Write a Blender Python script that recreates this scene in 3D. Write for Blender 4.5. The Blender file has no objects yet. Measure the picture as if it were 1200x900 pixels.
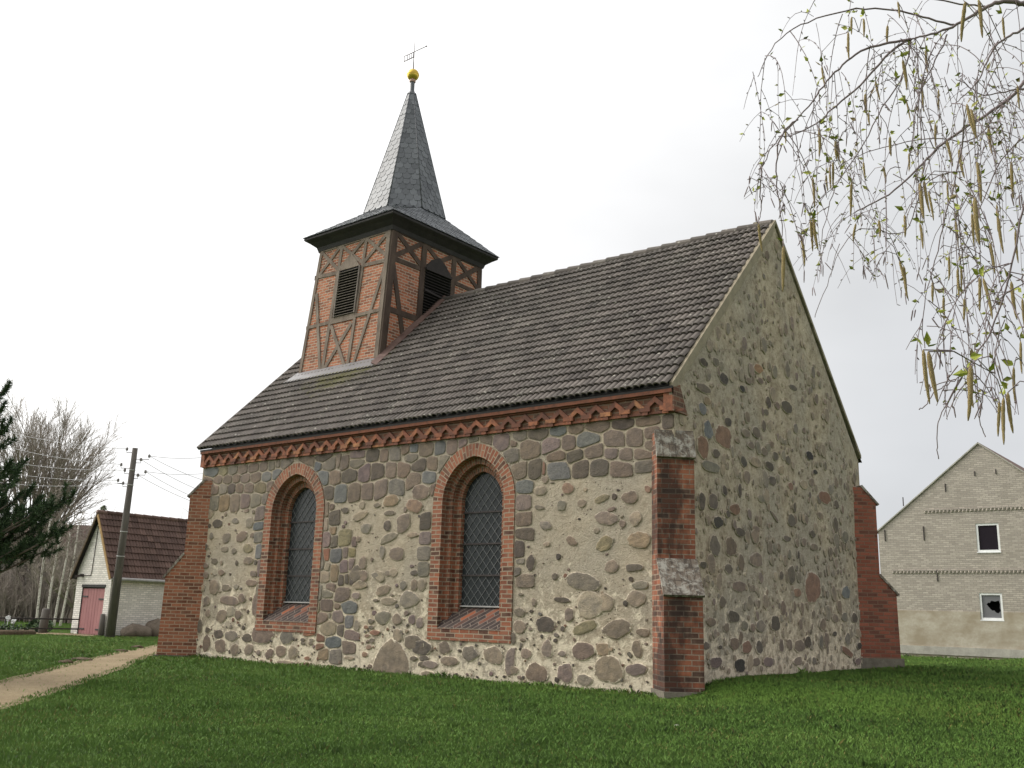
import bpy, math, random
import numpy as np
from mathutils import Vector, Matrix, noise as mn
from mathutils.geometry import delaunay_2d_cdt, intersect_point_tri_2d

random.seed(7)
scn = bpy.context.scene
col = scn.collection

# ------------------------------------------------------------------ camera
CAM_POS = Vector((8.8267, -15.6035, 1.3141))
FOCAL, YAW, PITCH, ROLL = 1150.0, 0.6832, 0.2303, 0.0284      # focal length in pixels of a 1200 px wide picture
_F = Vector((-math.sin(YAW) * math.cos(PITCH), math.cos(YAW) * math.cos(PITCH), math.sin(PITCH)))
_R0 = Vector((math.cos(YAW), math.sin(YAW), 0))
_U0 = _R0.cross(_F)
_R = math.cos(ROLL) * _R0 + math.sin(ROLL) * _U0
_U = -math.sin(ROLL) * _R0 + math.cos(ROLL) * _U0
cam_data = bpy.data.cameras.new("camera")
cam = bpy.data.objects.new("camera", cam_data)
col.objects.link(cam)
M = Matrix((( _R.x, _U.x, -_F.x, CAM_POS.x), (_R.y, _U.y, -_F.y, CAM_POS.y), (_R.z, _U.z, -_F.z, CAM_POS.z), (0, 0, 0, 1)))
cam.matrix_world = M
cam_data.sensor_fit = 'HORIZONTAL'
cam_data.sensor_width = 36
cam_data.lens = FOCAL / 1200 * 36
cam_data.clip_start = 0.05
cam_data.clip_end = 2000
scn.camera = cam

def at(px, py, d):
    """world point at distance d in front of the camera"""
    return CAM_POS + (_F + _R * ((px - 600) / FOCAL) - _U * ((py - 450) / FOCAL)) * d

# ------------------------------------------------------------------ world: bright overcast, lightest towards the veiled sun
SUN_AZ = math.radians(200)      # direction the sun stands in, measured from +X towards +Y
SUN_EL = math.radians(38)
SUN_DIR = Vector((math.cos(SUN_AZ) * math.cos(SUN_EL), math.sin(SUN_AZ) * math.cos(SUN_EL), math.sin(SUN_EL)))
world = bpy.data.worlds.new("World")
scn.world = world
world.use_nodes = True
nt = world.node_tree
nt.nodes.clear()
def wn(t, **k):
    n = nt.nodes.new(t)
    for a, b in k.items():
        setattr(n, a, b)
    return n
wout = wn('ShaderNodeOutputWorld')
wbg = wn('ShaderNodeBackground')
wtc = wn('ShaderNodeTexCoord')
sky = wn('ShaderNodeTexSky', sky_type='NISHITA')
sky.sun_disc = False
sky.sun_elevation = SUN_EL
sky.sun_rotation = math.pi / 2 - SUN_AZ
skys = wn('ShaderNodeVectorMath', operation='SCALE'); skys.inputs['Scale'].default_value = 0.06
nt.links.new(sky.outputs['Color'], skys.inputs[0])
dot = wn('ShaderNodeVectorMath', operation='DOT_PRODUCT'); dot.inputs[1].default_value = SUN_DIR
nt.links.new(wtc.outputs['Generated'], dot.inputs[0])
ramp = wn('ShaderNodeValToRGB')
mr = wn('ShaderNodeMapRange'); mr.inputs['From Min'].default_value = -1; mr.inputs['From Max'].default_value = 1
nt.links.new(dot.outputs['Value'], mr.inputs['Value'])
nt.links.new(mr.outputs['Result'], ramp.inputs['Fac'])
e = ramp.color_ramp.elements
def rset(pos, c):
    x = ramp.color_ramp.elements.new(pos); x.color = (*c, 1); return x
e[0].position = 0.0; e[0].color = (1.25, 1.25, 1.26, 1)  # raised again in unseen sky away from the sun, to light the gable
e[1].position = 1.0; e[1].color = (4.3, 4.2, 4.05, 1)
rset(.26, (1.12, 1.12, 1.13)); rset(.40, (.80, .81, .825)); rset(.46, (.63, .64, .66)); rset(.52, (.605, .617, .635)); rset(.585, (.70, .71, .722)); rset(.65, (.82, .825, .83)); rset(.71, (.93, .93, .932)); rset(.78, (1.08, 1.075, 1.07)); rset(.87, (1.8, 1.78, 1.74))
# soft cloud structure
cn = wn('ShaderNodeTexNoise'); cn.inputs['Scale'].default_value = 2.2; cn.inputs['Detail'].default_value = 4; cn.inputs['Roughness'].default_value = .5
cmap = wn('ShaderNodeMapping'); cmap.inputs['Scale'].default_value = (1, 1, 2.4)
nt.links.new(wtc.outputs['Generated'], cmap.inputs['Vector'])
nt.links.new(cmap.outputs['Vector'], cn.inputs['Vector'])
cmr = wn('ShaderNodeMapRange'); cmr.inputs['From Min'].default_value = .3; cmr.inputs['From Max'].default_value = .7
cmr.inputs['To Min'].default_value = .90; cmr.inputs['To Max'].default_value = 1.1
nt.links.new(cn.outputs['Fac'], cmr.inputs['Value'])
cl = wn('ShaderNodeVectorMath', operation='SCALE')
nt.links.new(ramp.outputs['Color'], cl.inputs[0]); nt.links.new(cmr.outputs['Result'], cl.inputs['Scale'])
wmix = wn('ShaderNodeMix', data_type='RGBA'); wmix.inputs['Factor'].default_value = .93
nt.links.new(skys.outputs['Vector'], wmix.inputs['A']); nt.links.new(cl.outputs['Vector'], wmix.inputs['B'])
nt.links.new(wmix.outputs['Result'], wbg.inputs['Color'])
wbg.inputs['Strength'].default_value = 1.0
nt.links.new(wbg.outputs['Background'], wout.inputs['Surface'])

sun_data = bpy.data.lights.new("sun", 'SUN')
sun_data.energy = 1.1
sun_data.angle = math.radians(14)
sun_data.color = (1, .95, .87)
sun = bpy.data.objects.new("sun", sun_data)
sun.rotation_euler = SUN_DIR.to_track_quat('Z', 'Y').to_euler()
sun.location = (0, 0, 30)
col.objects.link(sun)

scn.view_settings.view_transform = 'Standard'
scn.view_settings.look = 'None'
scn.view_settings.exposure = .22
scn.view_settings.gamma = 1
scn.view_settings.use_curve_mapping = False
try:
    scn.cycles.max_bounces = 5
    scn.cycles.diffuse_bounces = 3
    scn.cycles.transparent_max_bounces = 8
except Exception:
    pass

# ------------------------------------------------------------------ helpers
def lin(r, g, b, k=1.0):
    f = lambda c: (c / 255 / 12.92 if c / 255 <= .04045 else ((c / 255 + .055) / 1.055) ** 2.4) * k
    return (f(r), f(g), f(b), 1)

def tag(o, label=None, cat=None, group=None, kind=None):
    if label: o['label'] = label
    if cat: o['category'] = cat
    if group: o['group'] = group
    if kind: o['kind'] = kind
    return o

def empty(name, loc=(0, 0, 0), rz=0):
    o = bpy.data.objects.new(name, None)
    o.location = loc; o.rotation_euler = (0, 0, rz)
    o.empty_display_size = .3
    col.objects.link(o)
    return o

class MB:
    """mesh builder: vertices, faces, uv in metres, material index, vertex colour"""
    def __init__(s):
        s.v = []; s.f = []; s.uv = []; s.m = []; s.c = []; s.sm = []
    def add(s, vs, fs, uv=None, mat=0, c=(1, 1, 1, 1), smooth=False):
        b = len(s.v)
        s.v.extend(tuple(map(float, p)) for p in vs)
        if isinstance(c, list): s.c.extend(c)
        else: s.c.extend([c] * len(vs))
        for i, fc in enumerate(fs):
            s.f.append(tuple(b + k for k in fc)); s.m.append(mat); s.sm.append(smooth)
            s.uv.append(uv[i] if uv else None)
        return b
    def box(s, c, size, mat=0, rot=None, col=(1, 1, 1, 1), taper=None):
        x, y, z = (d / 2 for d in size)
        vs = []
        for k, (i, j) in enumerate(((-1, -1), (1, -1), (1, 1), (-1, 1))):
            vs.append(Vector((i * x, j * y, -z)))
        t = taper or 1
        for (i, j) in ((-1, -1), (1, -1), (1, 1), (-1, 1)):
            vs.append(Vector((i * x * t, j * y * t, z)))
        if rot is not None: vs = [rot @ p for p in vs]
        vs = [p + Vector(c) for p in vs]
        s.add(vs, [(3, 2, 1, 0), (4, 5, 6, 7), (0, 1, 5, 4), (1, 2, 6, 5), (2, 3, 7, 6), (3, 0, 4, 7)], mat=mat, c=col)
    def bar(s, a, b, w, t, up, mat=0, col=(1, 1, 1, 1)):
        """rectangular bar from a to b; up = direction of the thickness t"""
        a = Vector(a); b = Vector(b); d = (b - a).normalized(); n = Vector(up); n = (n - d * n.dot(d)).normalized(); q = d.cross(n)
        vs = []
        for p in (a, b):
            for (i, j) in ((-1, -1), (1, -1), (1, 1), (-1, 1)):
                vs.append(p + q * (i * w / 2) + n * (j * t / 2))
        s.add(vs, [(3, 2, 1, 0), (4, 5, 6, 7), (0, 1, 5, 4), (1, 2, 6, 5), (2, 3, 7, 6), (3, 0, 4, 7)], mat=mat, c=col)
    def prism(s, pts, ext, mat=0, col=(1, 1, 1, 1)):
        """closed polygon (list of 3D points) extruded by the vector ext"""
        n = len(pts); e = Vector(ext)
        vs = [Vector(p) for p in pts] + [Vector(p) + e for p in pts]
        fs = [tuple(range(n - 1, -1, -1)), tuple(range(n, 2 * n))] + [(i, (i + 1) % n, n + (i + 1) % n, n + i) for i in range(n)]
        s.add(vs, fs, mat=mat, c=col)
    def tube(s, pts, rad, n=5, mat=0, col=(1, 1, 1, 1), cap=True, smooth=True):
        pts = [Vector(p) for p in pts]
        if len(pts) < 2: return
        if not isinstance(rad, (list, tuple)): rad = [rad] * len(pts)
        vs = []; ref = None; vl = [0]
        for i in range(1, len(pts)): vl.append(vl[-1] + (pts[i] - pts[i - 1]).length)
        for i, p in enumerate(pts):
            d = (pts[min(i + 1, len(pts) - 1)] - pts[max(i - 1, 0)])
            if d.length < 1e-9: d = Vector((0, 0, 1))
            d.normalize()
            if ref is None:
                ref = Vector((1, 0, 0)) if abs(d.x) < .8 else Vector((0, 1, 0))
            a = (ref - d * ref.dot(d)).normalized(); ref = a
            b = d.cross(a)
            for k in range(n):
                t = 2 * math.pi * k / n
                vs.append(p + (a * math.cos(t) + b * math.sin(t)) * rad[i])
        fs = []; uv = []
        for i in range(len(pts) - 1):
            for k in range(n):
                fs.append((i * n + k, i * n + (k + 1) % n, (i + 1) * n + (k + 1) % n, (i + 1) * n + k))
                r = max(rad[i], .01) * 6.283
                uv.append(((k / n * r, vl[i]), ((k + 1) / n * r, vl[i]), ((k + 1) / n * r, vl[i + 1]), (k / n * r, vl[i + 1])))
        if cap:
            fs.append(tuple(range(n - 1, -1, -1))); uv.append(None)
            fs.append(tuple((len(pts) - 1) * n + k for k in range(n))); uv.append(None)
        s.add(vs, fs, uv=uv, mat=mat, c=col, smooth=smooth)
    def lathe(s, prof, n=20, c=(0, 0, 0), mat=0, col=(1, 1, 1, 1)):
        vs = [(c[0] + r * math.cos(2 * math.pi * k / n), c[1] + r * math.sin(2 * math.pi * k / n), c[2] + z) for r, z in prof for k in range(n)]
        fs = [(i * n + k, i * n + (k + 1) % n, (i + 1) * n + (k + 1) % n, (i + 1) * n + k) for i in range(len(prof) - 1) for k in range(n)]
        s.add(vs, fs, mat=mat, c=col, smooth=True)
    def build(s, name, mats, parent=None, loc=None):
        me = bpy.data.meshes.new(name)
        me.from_pydata(s.v, [], s.f)
        if not isinstance(mats, (list, tuple)): mats = [mats]
        for m in mats: me.materials.append(m)
        me.polygons.foreach_set('material_index', s.m)
        me.polygons.foreach_set('use_smooth', s.sm)
        uvl = me.uv_layers.new(name='UVMap')
        arr = np.zeros(len(me.loops) * 2, dtype=np.float32); k = 0
        for fc, uv in zip(s.f, s.uv):
            if uv is None:
                a, b, c_ = (Vector(s.v[fc[0]]), Vector(s.v[fc[1]]), Vector(s.v[fc[2]]))
                n = (b - a).cross(c_ - a)
                if len(fc) > 3 and n.length < 1e-9: n = (c_ - a).cross(Vector(s.v[fc[3]]) - a)
                if n.length > 0: n.normalize()
                if abs(n.z) > .97: t = Vector((1, 0, 0)); w = Vector((0, 1, 0))
                else:
                    t = Vector((-n.y, n.x, 0)).normalized(); w = n.cross(t)
                for i in fc:
                    p = Vector(s.v[i]); arr[k] = p.dot(t); arr[k + 1] = p.dot(w); k += 2
            else:
                for q in uv:
                    arr[k] = q[0]; arr[k + 1] = q[1]; k += 2
        uvl.data.foreach_set('uv', arr)
        ca = me.color_attributes.new('tint', 'FLOAT_COLOR', 'POINT')
        ca.data.foreach_set('color', np.array(s.c, dtype=np.float32).ravel())
        me.update()
        o = bpy.data.objects.new(name, me)
        col.objects.link(o)
        if parent: o.parent = parent
        if loc: o.location = loc
        return o

# ------------------------------------------------------------------ material helpers
class NT:
    def __init__(s, name):
        s.m = bpy.data.materials.new(name); s.m.use_nodes = True
        s.t = s.m.node_tree; s.t.nodes.clear()
        s.out = s.n('ShaderNodeOutputMaterial'); s.b = s.n('ShaderNodeBsdfPrincipled')
        s.l(s.b.outputs[0], s.out.inputs['Surface'])
        s.b.inputs['Specular IOR Level'].default_value = .3
    def n(s, t, **k):
        x = s.t.nodes.new(t)
        for a, b in k.items(): setattr(x, a, b)
        return x
    def l(s, a, b): s.t.links.new(a, b)
    def val(s, node, **k):
        for a, b in k.items(): node.inputs[a].default_value = b
        return node
    def uv(s):
        x = s.n('ShaderNodeUVMap'); x.uv_map = 'UVMap'; return x.outputs['UV']
    def obj(s): return s.n('ShaderNodeTexCoord').outputs['Object']
    def geo(s): return s.n('ShaderNodeNewGeometry').outputs['Position']
    def noise(s, scale, vec=None, detail=3, rough=.55, dist=0):
        x = s.n('ShaderNodeTexNoise'); x.inputs['Scale'].default_value = scale; x.inputs['Detail'].default_value = detail
        x.inputs['Roughness'].default_value = rough; x.inputs['Distortion'].default_value = dist
        if vec is not None: s.l(vec, x.inputs['Vector'])
        return x.outputs['Fac']
    def ramp(s, fac, stops, interp='LINEAR'):
        x = s.n('ShaderNodeValToRGB'); r = x.color_ramp; r.interpolation = interp
        r.elements[0].position, c0 = stops[0]; r.elements[0].color = c0
        r.elements[1].position, c1 = stops[-1]; r.elements[1].color = c1
        for p, c in stops[1:-1]:
            el = r.elements.new(p); el.color = c
        s.l(fac, x.inputs['Fac']); return x.outputs['Color']
    def mr(s, v, a, b, c=0, d=1):
        x = s.n('ShaderNodeMapRange'); x.inputs['From Min'].default_value = a; x.inputs['From Max'].default_value = b
        x.inputs['To Min'].default_value = c; x.inputs['To Max'].default_value = d
        s.l(v, x.inputs['Value']); return x.outputs['Result']
    def mix(s, fac, a, b, mode='MIX'):
        x = s.n('ShaderNodeMix', data_type='RGBA', blend_type=mode)
        for sock, v in ((x.inputs['Factor'], fac), (x.inputs['A'], a), (x.inputs['B'], b)):
            if isinstance(v, (int, float)): sock.default_value = v
            elif isinstance(v, tuple): sock.default_value = v
            else: s.l(v, sock)
        return x.outputs['Result']
    def math(s, op, a, b=None):
        x = s.n('ShaderNodeMath', operation=op)
        for i, v in enumerate((a, b)):
            if v is None: continue
            if isinstance(v, (int, float)): x.inputs[i].default_value = v
            else: s.l(v, x.inputs[i])
        return x.outputs[0]
    def sep(s, v):
        x = s.n('ShaderNodeSeparateXYZ'); s.l(v, x.inputs[0]); return x.outputs
    def mapping(s, v, scale=(1, 1, 1), loc=(0, 0, 0), rot=(0, 0, 0)):
        x = s.n('ShaderNodeMapping'); x.inputs['Scale'].default_value = scale; x.inputs['Location'].default_value = loc; x.inputs['Rotation'].default_value = rot
        s.l(v, x.inputs['Vector']); return x.outputs['Vector']
    def tint(s):
        x = s.n('ShaderNodeVertexColor'); x.layer_name = 'tint'; return x
    def color(s, c):
        if isinstance(c, tuple): s.b.inputs['Base Color'].default_value = c
        else: s.l(c, s.b.inputs['Base Color'])
    def rough(s, r):
        if isinstance(r, (int, float)): s.b.inputs['Roughness'].default_value = r
        else: s.l(r, s.b.inputs['Roughness'])
    def bump(s, h, dist=.01, strength=.6, normal=None):
        x = s.n('ShaderNodeBump'); x.inputs['Distance'].default_value = dist; x.inputs['Strength'].default_value = strength
        s.l(h, x.inputs['Height'])
        if normal is not None: s.l(normal, x.inputs['Normal'])
        s.l(x.outputs['Normal'], s.b.inputs['Normal']); return x.outputs['Normal']

def brick_mat(name, c1, c2, mortar, bw=.26, rh=.09, ms=.012, dark=None, darkamt=.0, rot=0, stain=None, stain_scale=.6, stain_lo=.5, stain_hi=.7, off=.5, bump=.8, mortar_noise=True, lumps=.25, stain_amt=.5):
    k = NT(name); uv = k.uv()
    if rot: uv = k.mapping(uv, rot=(0, 0, rot))
    # slightly wavering courses
    wob = k.n('ShaderNodeTexNoise'); wob.inputs['Scale'].default_value = 3.0; wob.inputs['Detail'].default_value = 2
    k.l(uv, wob.inputs['Vector'])
    sub = k.n('ShaderNodeVectorMath', operation='SUBTRACT'); k.l(wob.outputs['Color'], sub.inputs[0]); sub.inputs[1].default_value = (.5, .5, .5)
    sc = k.n('ShaderNodeVectorMath', operation='SCALE'); k.l(sub.outputs[0], sc.inputs[0]); sc.inputs['Scale'].default_value = .02
    ad = k.n('ShaderNodeVectorMath', operation='ADD'); k.l(uv, ad.inputs[0]); k.l(sc.outputs[0], ad.inputs[1])
    b = k.n('ShaderNodeTexBrick'); b.offset = off
    b.inputs['Scale'].default_value = 1; b.inputs['Brick Width'].default_value = bw; b.inputs['Row Height'].default_value = rh
    b.inputs['Mortar Size'].default_value = ms; b.inputs['Mortar Smooth'].default_value = .15
    b.inputs['Color1'].default_value = (0, 0, 0, 1); b.inputs['Color2'].default_value = (1, 1, 1, 1); b.inputs['Mortar'].default_value = (.5, .5, .5, 1)
    k.l(ad.outputs[0], b.inputs['Vector'])
    var = k.sep(b.outputs['Color'])[0]
    fine = k.noise(40, uv, 4, .7)
    med = k.noise(6, uv, 3, .6)
    stops = [(0.0, c1), (.55, c2), (1.0, tuple(min(1, x * 1.18) for x in c2[:3]) + (1,))]
    if dark: stops = [(0.0, dark), (darkamt, dark), (min(.9, darkamt + .12), c1), (1.0, c2)]
    cc = k.ramp(var, stops)
    cc = k.mix(k.mr(fine, .25, .75), cc, k.mix(.65, cc, (0.6, .5, .45, 1), 'MULTIPLY'))
    cc = k.mix(k.mr(med, .35, .75, 0, lumps), cc, mortar)
    mo = k.mix(k.mr(fine, .3, .7), mortar, tuple(x * .72 for x in mortar[:3]) + (1,)) if mortar_noise else mortar
    cc = k.mix(b.outputs['Fac'], cc, mo)
    if stain:
        st = k.noise(stain_scale, k.mapping(k.obj(), scale=(1, 1, .45)), 5, .65)
        cc = k.mix(k.mr(st, stain_lo, stain_hi, 0, .85), cc, k.mix(stain_amt, cc, stain))
    k.color(cc); k.rough(.92)
    h = k.math('ADD', k.math('MULTIPLY', b.outputs['Fac'], -1.0), k.math('MULTIPLY', fine, .5))
    k.bump(h, .008, bump)
    return k.m

def simple(name, c1, c2, scale=4, rough=.85, bump=.3, bdist=.01, stretch=(1, 1, 1), spec=.3, metal=0, detail=4):
    k = NT(name)
    v = k.mapping(k.obj(), scale=stretch)
    f = k.noise(scale, v, detail, .6)
    f2 = k.noise(scale * 7, v, 3, .6)
    c = k.mix(k.mr(f, .3, .7), c1, c2)
    c = k.mix(k.mr(f2, .35, .75, 0, .35), c, k.mix(1.0, c, (.55, .55, .55, 1), 'MULTIPLY'))
    k.color(c); k.rough(rough)
    k.b.inputs['Specular IOR Level'].default_value = spec
    k.b.inputs['Metallic'].default_value = metal
    if bump: k.bump(f2, bdist, bump)
    return k.m

MAT = {}
RED1, RED2 = lin(124, 70, 52), lin(160, 98, 72)
MORT = lin(176, 160, 138)
MAT['brick'] = brick_mat('weathered red brick', RED1, RED2, lin(160, 144, 124), dark=lin(86, 56, 46), darkamt=.12, stain=lin(88, 68, 58), stain_scale=1.1, stain_lo=.48, stain_hi=.66, stain_amt=.55)
MAT['brick_orange'] = brick_mat('old orange red brick', lin(134, 82, 62), lin(166, 106, 80), lin(172, 146, 124), dark=lin(106, 66, 52), darkamt=.14, stain=lin(70, 56, 46), stain_scale=.8, stain_lo=.52, stain_hi=.7)
MAT['brick_dull'] = brick_mat('dull red brick', lin(136, 80, 64), lin(160, 96, 78), lin(132, 102, 86), dark=lin(108, 70, 60), darkamt=.15, stain=lin(72, 54, 46), stain_scale=.7, stain_lo=.5, stain_hi=.72)
MAT['brick_butt'] = brick_mat('sooty red brick', lin(134, 78, 58), lin(168, 104, 76), lin(158, 138, 120), ms=.010, dark=lin(90, 64, 54), darkamt=.16, stain=lin(40, 33, 31), stain_scale=1.5, stain_lo=.38, stain_hi=.53, stain_amt=.9)
def frieze_mat():
    k = NT('terracotta moulding'); t = k.tint(); v = k.obj()
    c = k.ramp(t.outputs['Alpha'], [(0, lin(98, 66, 55)), (.45, lin(130, 82, 63)), (.8, lin(152, 98, 72)), (1, lin(168, 120, 84))])
    n = k.noise(7, v, 5, .7)
    c = k.mix(k.mr(n, .42, .62, 0, .7), c, lin(82, 60, 52)); k.color(c); k.rough(.9); k.bump(k.noise(40, v, 3), .008, .6); return k.m
MAT['brick_frieze'] = frieze_mat()
MAT['brick_back'] = brick_mat('frieze brick', lin(104, 70, 56), lin(130, 88, 68), lin(122, 104, 88), dark=lin(84, 62, 52), darkamt=.25)  # darker than the mouldings, recess shade put into the colour
MAT['brick_sill'] = brick_mat('dark sloping sill brick', lin(112, 66, 50), lin(160, 94, 64), lin(122, 110, 100), dark=lin(56, 47, 46), darkamt=.7, rot=math.radians(-42), bw=.36, rh=.105, ms=.010)
MAT['brick_tower'] = brick_mat('orange infill brick', lin(148, 90, 65), lin(182, 116, 86), lin(180, 164, 146), dark=lin(124, 80, 62), darkamt=.16, bw=.25, rh=.085, ms=.011, lumps=.12)
MAT['brick_pale'] = brick_mat('pale sand lime brick', lin(164, 157, 147), lin(180, 173, 162), lin(150, 144, 136), bw=.25, rh=.083, ms=.010, stain=lin(120, 112, 100), stain_scale=.35, stain_lo=.5, stain_hi=.8, bump=.5)
MAT['brick_white'] = brick_mat('whitewashed brick', lin(216, 213, 206), lin(232, 229, 222), lin(194, 190, 183), bw=.25, rh=.083, ms=.012, stain=lin(140, 134, 124), stain_scale=.5, stain_lo=.5, stain_hi=.75, bump=.6)

def mortar_color(k, p, base, light, darkc, lime_amt, grey, mottle):
    """one mortar for the wall face and for where it laps over the stones"""
    big = k.noise(.55, p, 4, .6); med = k.noise(2.6, p, 5, .65, .6); fine = k.noise(26, p, 5, .7); mot = k.noise(8, p, 6, .72, .3)
    z = k.sep(p)[2]
    c = k.mix(k.mr(med, .3, .7), base, darkc)
    c = k.mix(k.mr(big, .40, .58, 0, .75), c, grey)
    lm = k.math('ADD', k.noise(4.5, p, 6, .72, .4), k.mr(z, .1, 3.4, .16, -.12))      # knobbly lime patches low down
    c = k.mix(k.mr(lm, .56, .64, 0, lime_amt), c, light)
    c = k.mix(k.mr(mot, .50, .64, 0, mottle), c, k.mix(1.0, c, (.52, .48, .44, 1), 'MULTIPLY'))
    c = k.mix(k.mr(mot, .46, .30, 0, mottle * .6), c, k.mix(1.0, c, (1.2, 1.2, 1.18, 1), 'MULTIPLY'))
    c = k.mix(k.mr(fine, .3, .75, 0, .55), c, k.mix(1.0, c, (.60, .58, .55, 1), 'MULTIPLY'))
    return c, med, fine, mot
MORTARS = dict(long=(lin(189, 176, 155), lin(222, 210, 187), lin(167, 154, 134), .9, lin(166, 157, 142), .35),
               grey=(lin(200, 187, 166), lin(224, 210, 187), lin(152, 138, 119), .75, lin(163, 155, 142), .75))
def wall_mat(name, which):
    k = NT(name); p = k.geo()
    c, med, fine, mot = mortar_color(k, p, *MORTARS[which]); grit = k.noise(110, p, 2, .6)
    vo = k.n('ShaderNodeTexVoronoi'); vo.inputs['Scale'].default_value = 13; k.l(p, vo.inputs['Vector'])
    pit = k.math('MULTIPLY', k.mr(vo.outputs['Distance'], .12, .2, 1, 0), k.mr(k.noise(3.1, k.mapping(p, loc=(9, 3, 2)), 3), .50, .58))
    c = k.mix(k.math('MULTIPLY', pit, .75), c, lin(84, 72, 62))
    k.color(c); k.rough(.95); k.b.inputs['Specular IOR Level'].default_value = .15
    h = k.math('ADD', k.math('MULTIPLY', fine, .8), k.math('ADD', k.math('MULTIPLY', med, 1.2), k.math('ADD', k.math('MULTIPLY', pit, -1.0), k.math('ADD', k.math('MULTIPLY', mot, -.8), k.math('MULTIPLY', grit, .25)))))
    k.bump(h, .035, .85)
    return k.m
MAT['mortar'] = wall_mat('lime mortar', 'long')
MAT['mortar_grey'] = wall_mat('weathered grey mortar', 'grey')

def stone_mat(name, which, smear, ns=15, amp=1.1):
    k = NT(name); p = k.geo(); t = k.tint()
    n1 = k.noise(5.5, p, 4, .6, .5); n2 = k.noise(48, p, 4, .7); n3 = k.noise(ns, p, 5, .7)
    mort, med, fine, mot = mortar_color(k, p, *MORTARS[which])
    c = t.outputs['Color']
    c = k.mix(k.mr(n1, .3, .7), k.mix(1, c, (.70, .70, .72, 1), 'MULTIPLY'), k.mix(1, c, (1.25, 1.2, 1.14, 1), 'MULTIPLY'))
    c = k.mix(k.mr(n2, .42, .68, 0, .55), c, k.mix(1, c, (.5, .48, .48, 1), 'MULTIPLY'))
    c = k.mix(k.mr(n2, .60, .72, 0, .3), c, lin(190, 180, 168))
    edge = k.math('ADD', t.outputs['Alpha'], k.math('MULTIPLY', k.math('SUBTRACT', n3, .5), amp))
    c = k.mix(k.mr(edge, smear - .12, smear + .08, 1, 0), c, mort)
    k.color(c); k.rough(.85)
    k.bump(k.math('ADD', n3, k.math('MULTIPLY', n2, .5)), .03, .9)
    return k.m
MAT['stone'] = stone_mat('field stone', 'long', .11)
MAT['stone_rough'] = stone_mat('rough field stone', 'long', .32, 8, 1.6)
MAT['stone_grey'] = stone_mat('weathered field stone', 'grey', .40, 8, 1.6)

def tile_mat(name, base, light, lichen, moss=False):
    k = NT(name); p = k.geo(); t = k.tint()
    n1 = k.noise(1.3, p, 5, .65); n2 = k.noise(22, p, 4, .7)
    c = k.mix(t.outputs['Alpha'], base, light)
    c = k.mix(k.mr(n1, .35, .7, 0, .5), c, k.mix(1, c, (.62, .64, .6, 1), 'MULTIPLY'))
    if lichen:
        vo = k.n('ShaderNodeTexVoronoi'); vo.inputs['Scale'].default_value = 4.2; k.l(p, vo.inputs['Vector'])
        li = k.math('MULTIPLY', k.mr(k.math('ADD', vo.outputs['Distance'], k.math('MULTIPLY', n2, .16)), .17, .22, 1, 0), k.mr(k.noise(.9, k.mapping(p, loc=(3, 7, 1)), 3), .30, .42))
        c = k.mix(k.math('MULTIPLY', li, .75), c, lin(176, 172, 160))
        c = k.mix(k.mr(k.math('ADD', n2, k.math('MULTIPLY', n1, .6)), .88, 1.0, 0, .5), c, lin(150, 146, 136))
    if moss:
        d = k.n('ShaderNodeVectorMath', operation='DISTANCE'); k.l(p, d.inputs[0]); d.inputs[1].default_value = (-11.6, 2.2, 7.9)
        mm = k.math('ADD', k.mr(d.outputs['Value'], .6, 3.2, .34, -.05), k.math('MULTIPLY', k.noise(5, p, 5, .7), .6))
        c = k.mix(k.mr(mm, .52, .68, 0, .8), c, lin(98, 96, 52))
    k.color(c); k.rough(.8); k.b.inputs['Specular IOR Level'].default_value = .3
    k.bump(n2, .006, .6)
    return k.m
MAT['tile'] = tile_mat('dark concrete tile', lin(74, 68, 64), lin(112, 104, 98), True, True)
MAT['tile_shed'] = tile_mat('brown shed tile', lin(78, 60, 54), lin(106, 84, 76), False)
def slate_mat():
    k = NT('grey slate'); t = k.tint(); p = k.geo()
    c = k.mix(t.outputs['Alpha'], lin(66, 69, 74), lin(108, 111, 116))
    n = k.noise(30, p, 4, .6)
    c = k.mix(k.mr(n, .35, .75, 0, .4), c, k.mix(1, c, (.6, .6, .6, 1), 'MULTIPLY'))
    k.color(c); k.rough(.48); k.b.inputs['Specular IOR Level'].default_value = .5
    k.bump(n, .004, .5); return k.m
MAT['slate'] = slate_mat()
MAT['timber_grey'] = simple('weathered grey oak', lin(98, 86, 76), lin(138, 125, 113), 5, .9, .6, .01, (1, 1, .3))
MAT['timber_dark'] = simple('dark oak', lin(62, 50, 44), lin(90, 76, 66), 5, .88, .6, .01, (1, 1, .3))  # darker timber for the east and hidden faces
MAT['board_black'] = simple('black eaves board', lin(40, 38, 38), lin(54, 51, 50), 3, .75, .3)
MAT['louvre'] = simple('grey louvre slat', lin(88, 80, 74), lin(128, 118, 108), 6, .8, .4)
MAT['louvre_dark'] = simple('dark louvre slat', lin(42, 38, 37), lin(56, 50, 48), 6, .8, .4)
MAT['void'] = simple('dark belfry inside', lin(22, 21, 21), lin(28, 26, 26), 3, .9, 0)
MAT['zinc'] = simple('zinc flashing', lin(70, 67, 69), lin(92, 88, 89), 3, .5, .2, .006, spec=.5)
MAT['rust_flash'] = simple('rusty flashing', lin(92, 70, 64), lin(118, 96, 88), 4, .7, .2)
MAT['gold'] = simple('gilt ball', lin(196, 164, 62), lin(214, 182, 84), 5, .36, .15, .004, spec=.6, metal=.75)
MAT['copper_pale'] = simple('pale collar', lin(176, 140, 130), lin(190, 156, 144), 5, .6, .1)
MAT['iron'] = simple('dark iron', lin(52, 48, 48), lin(74, 66, 64), 9, .7, .3)
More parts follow.
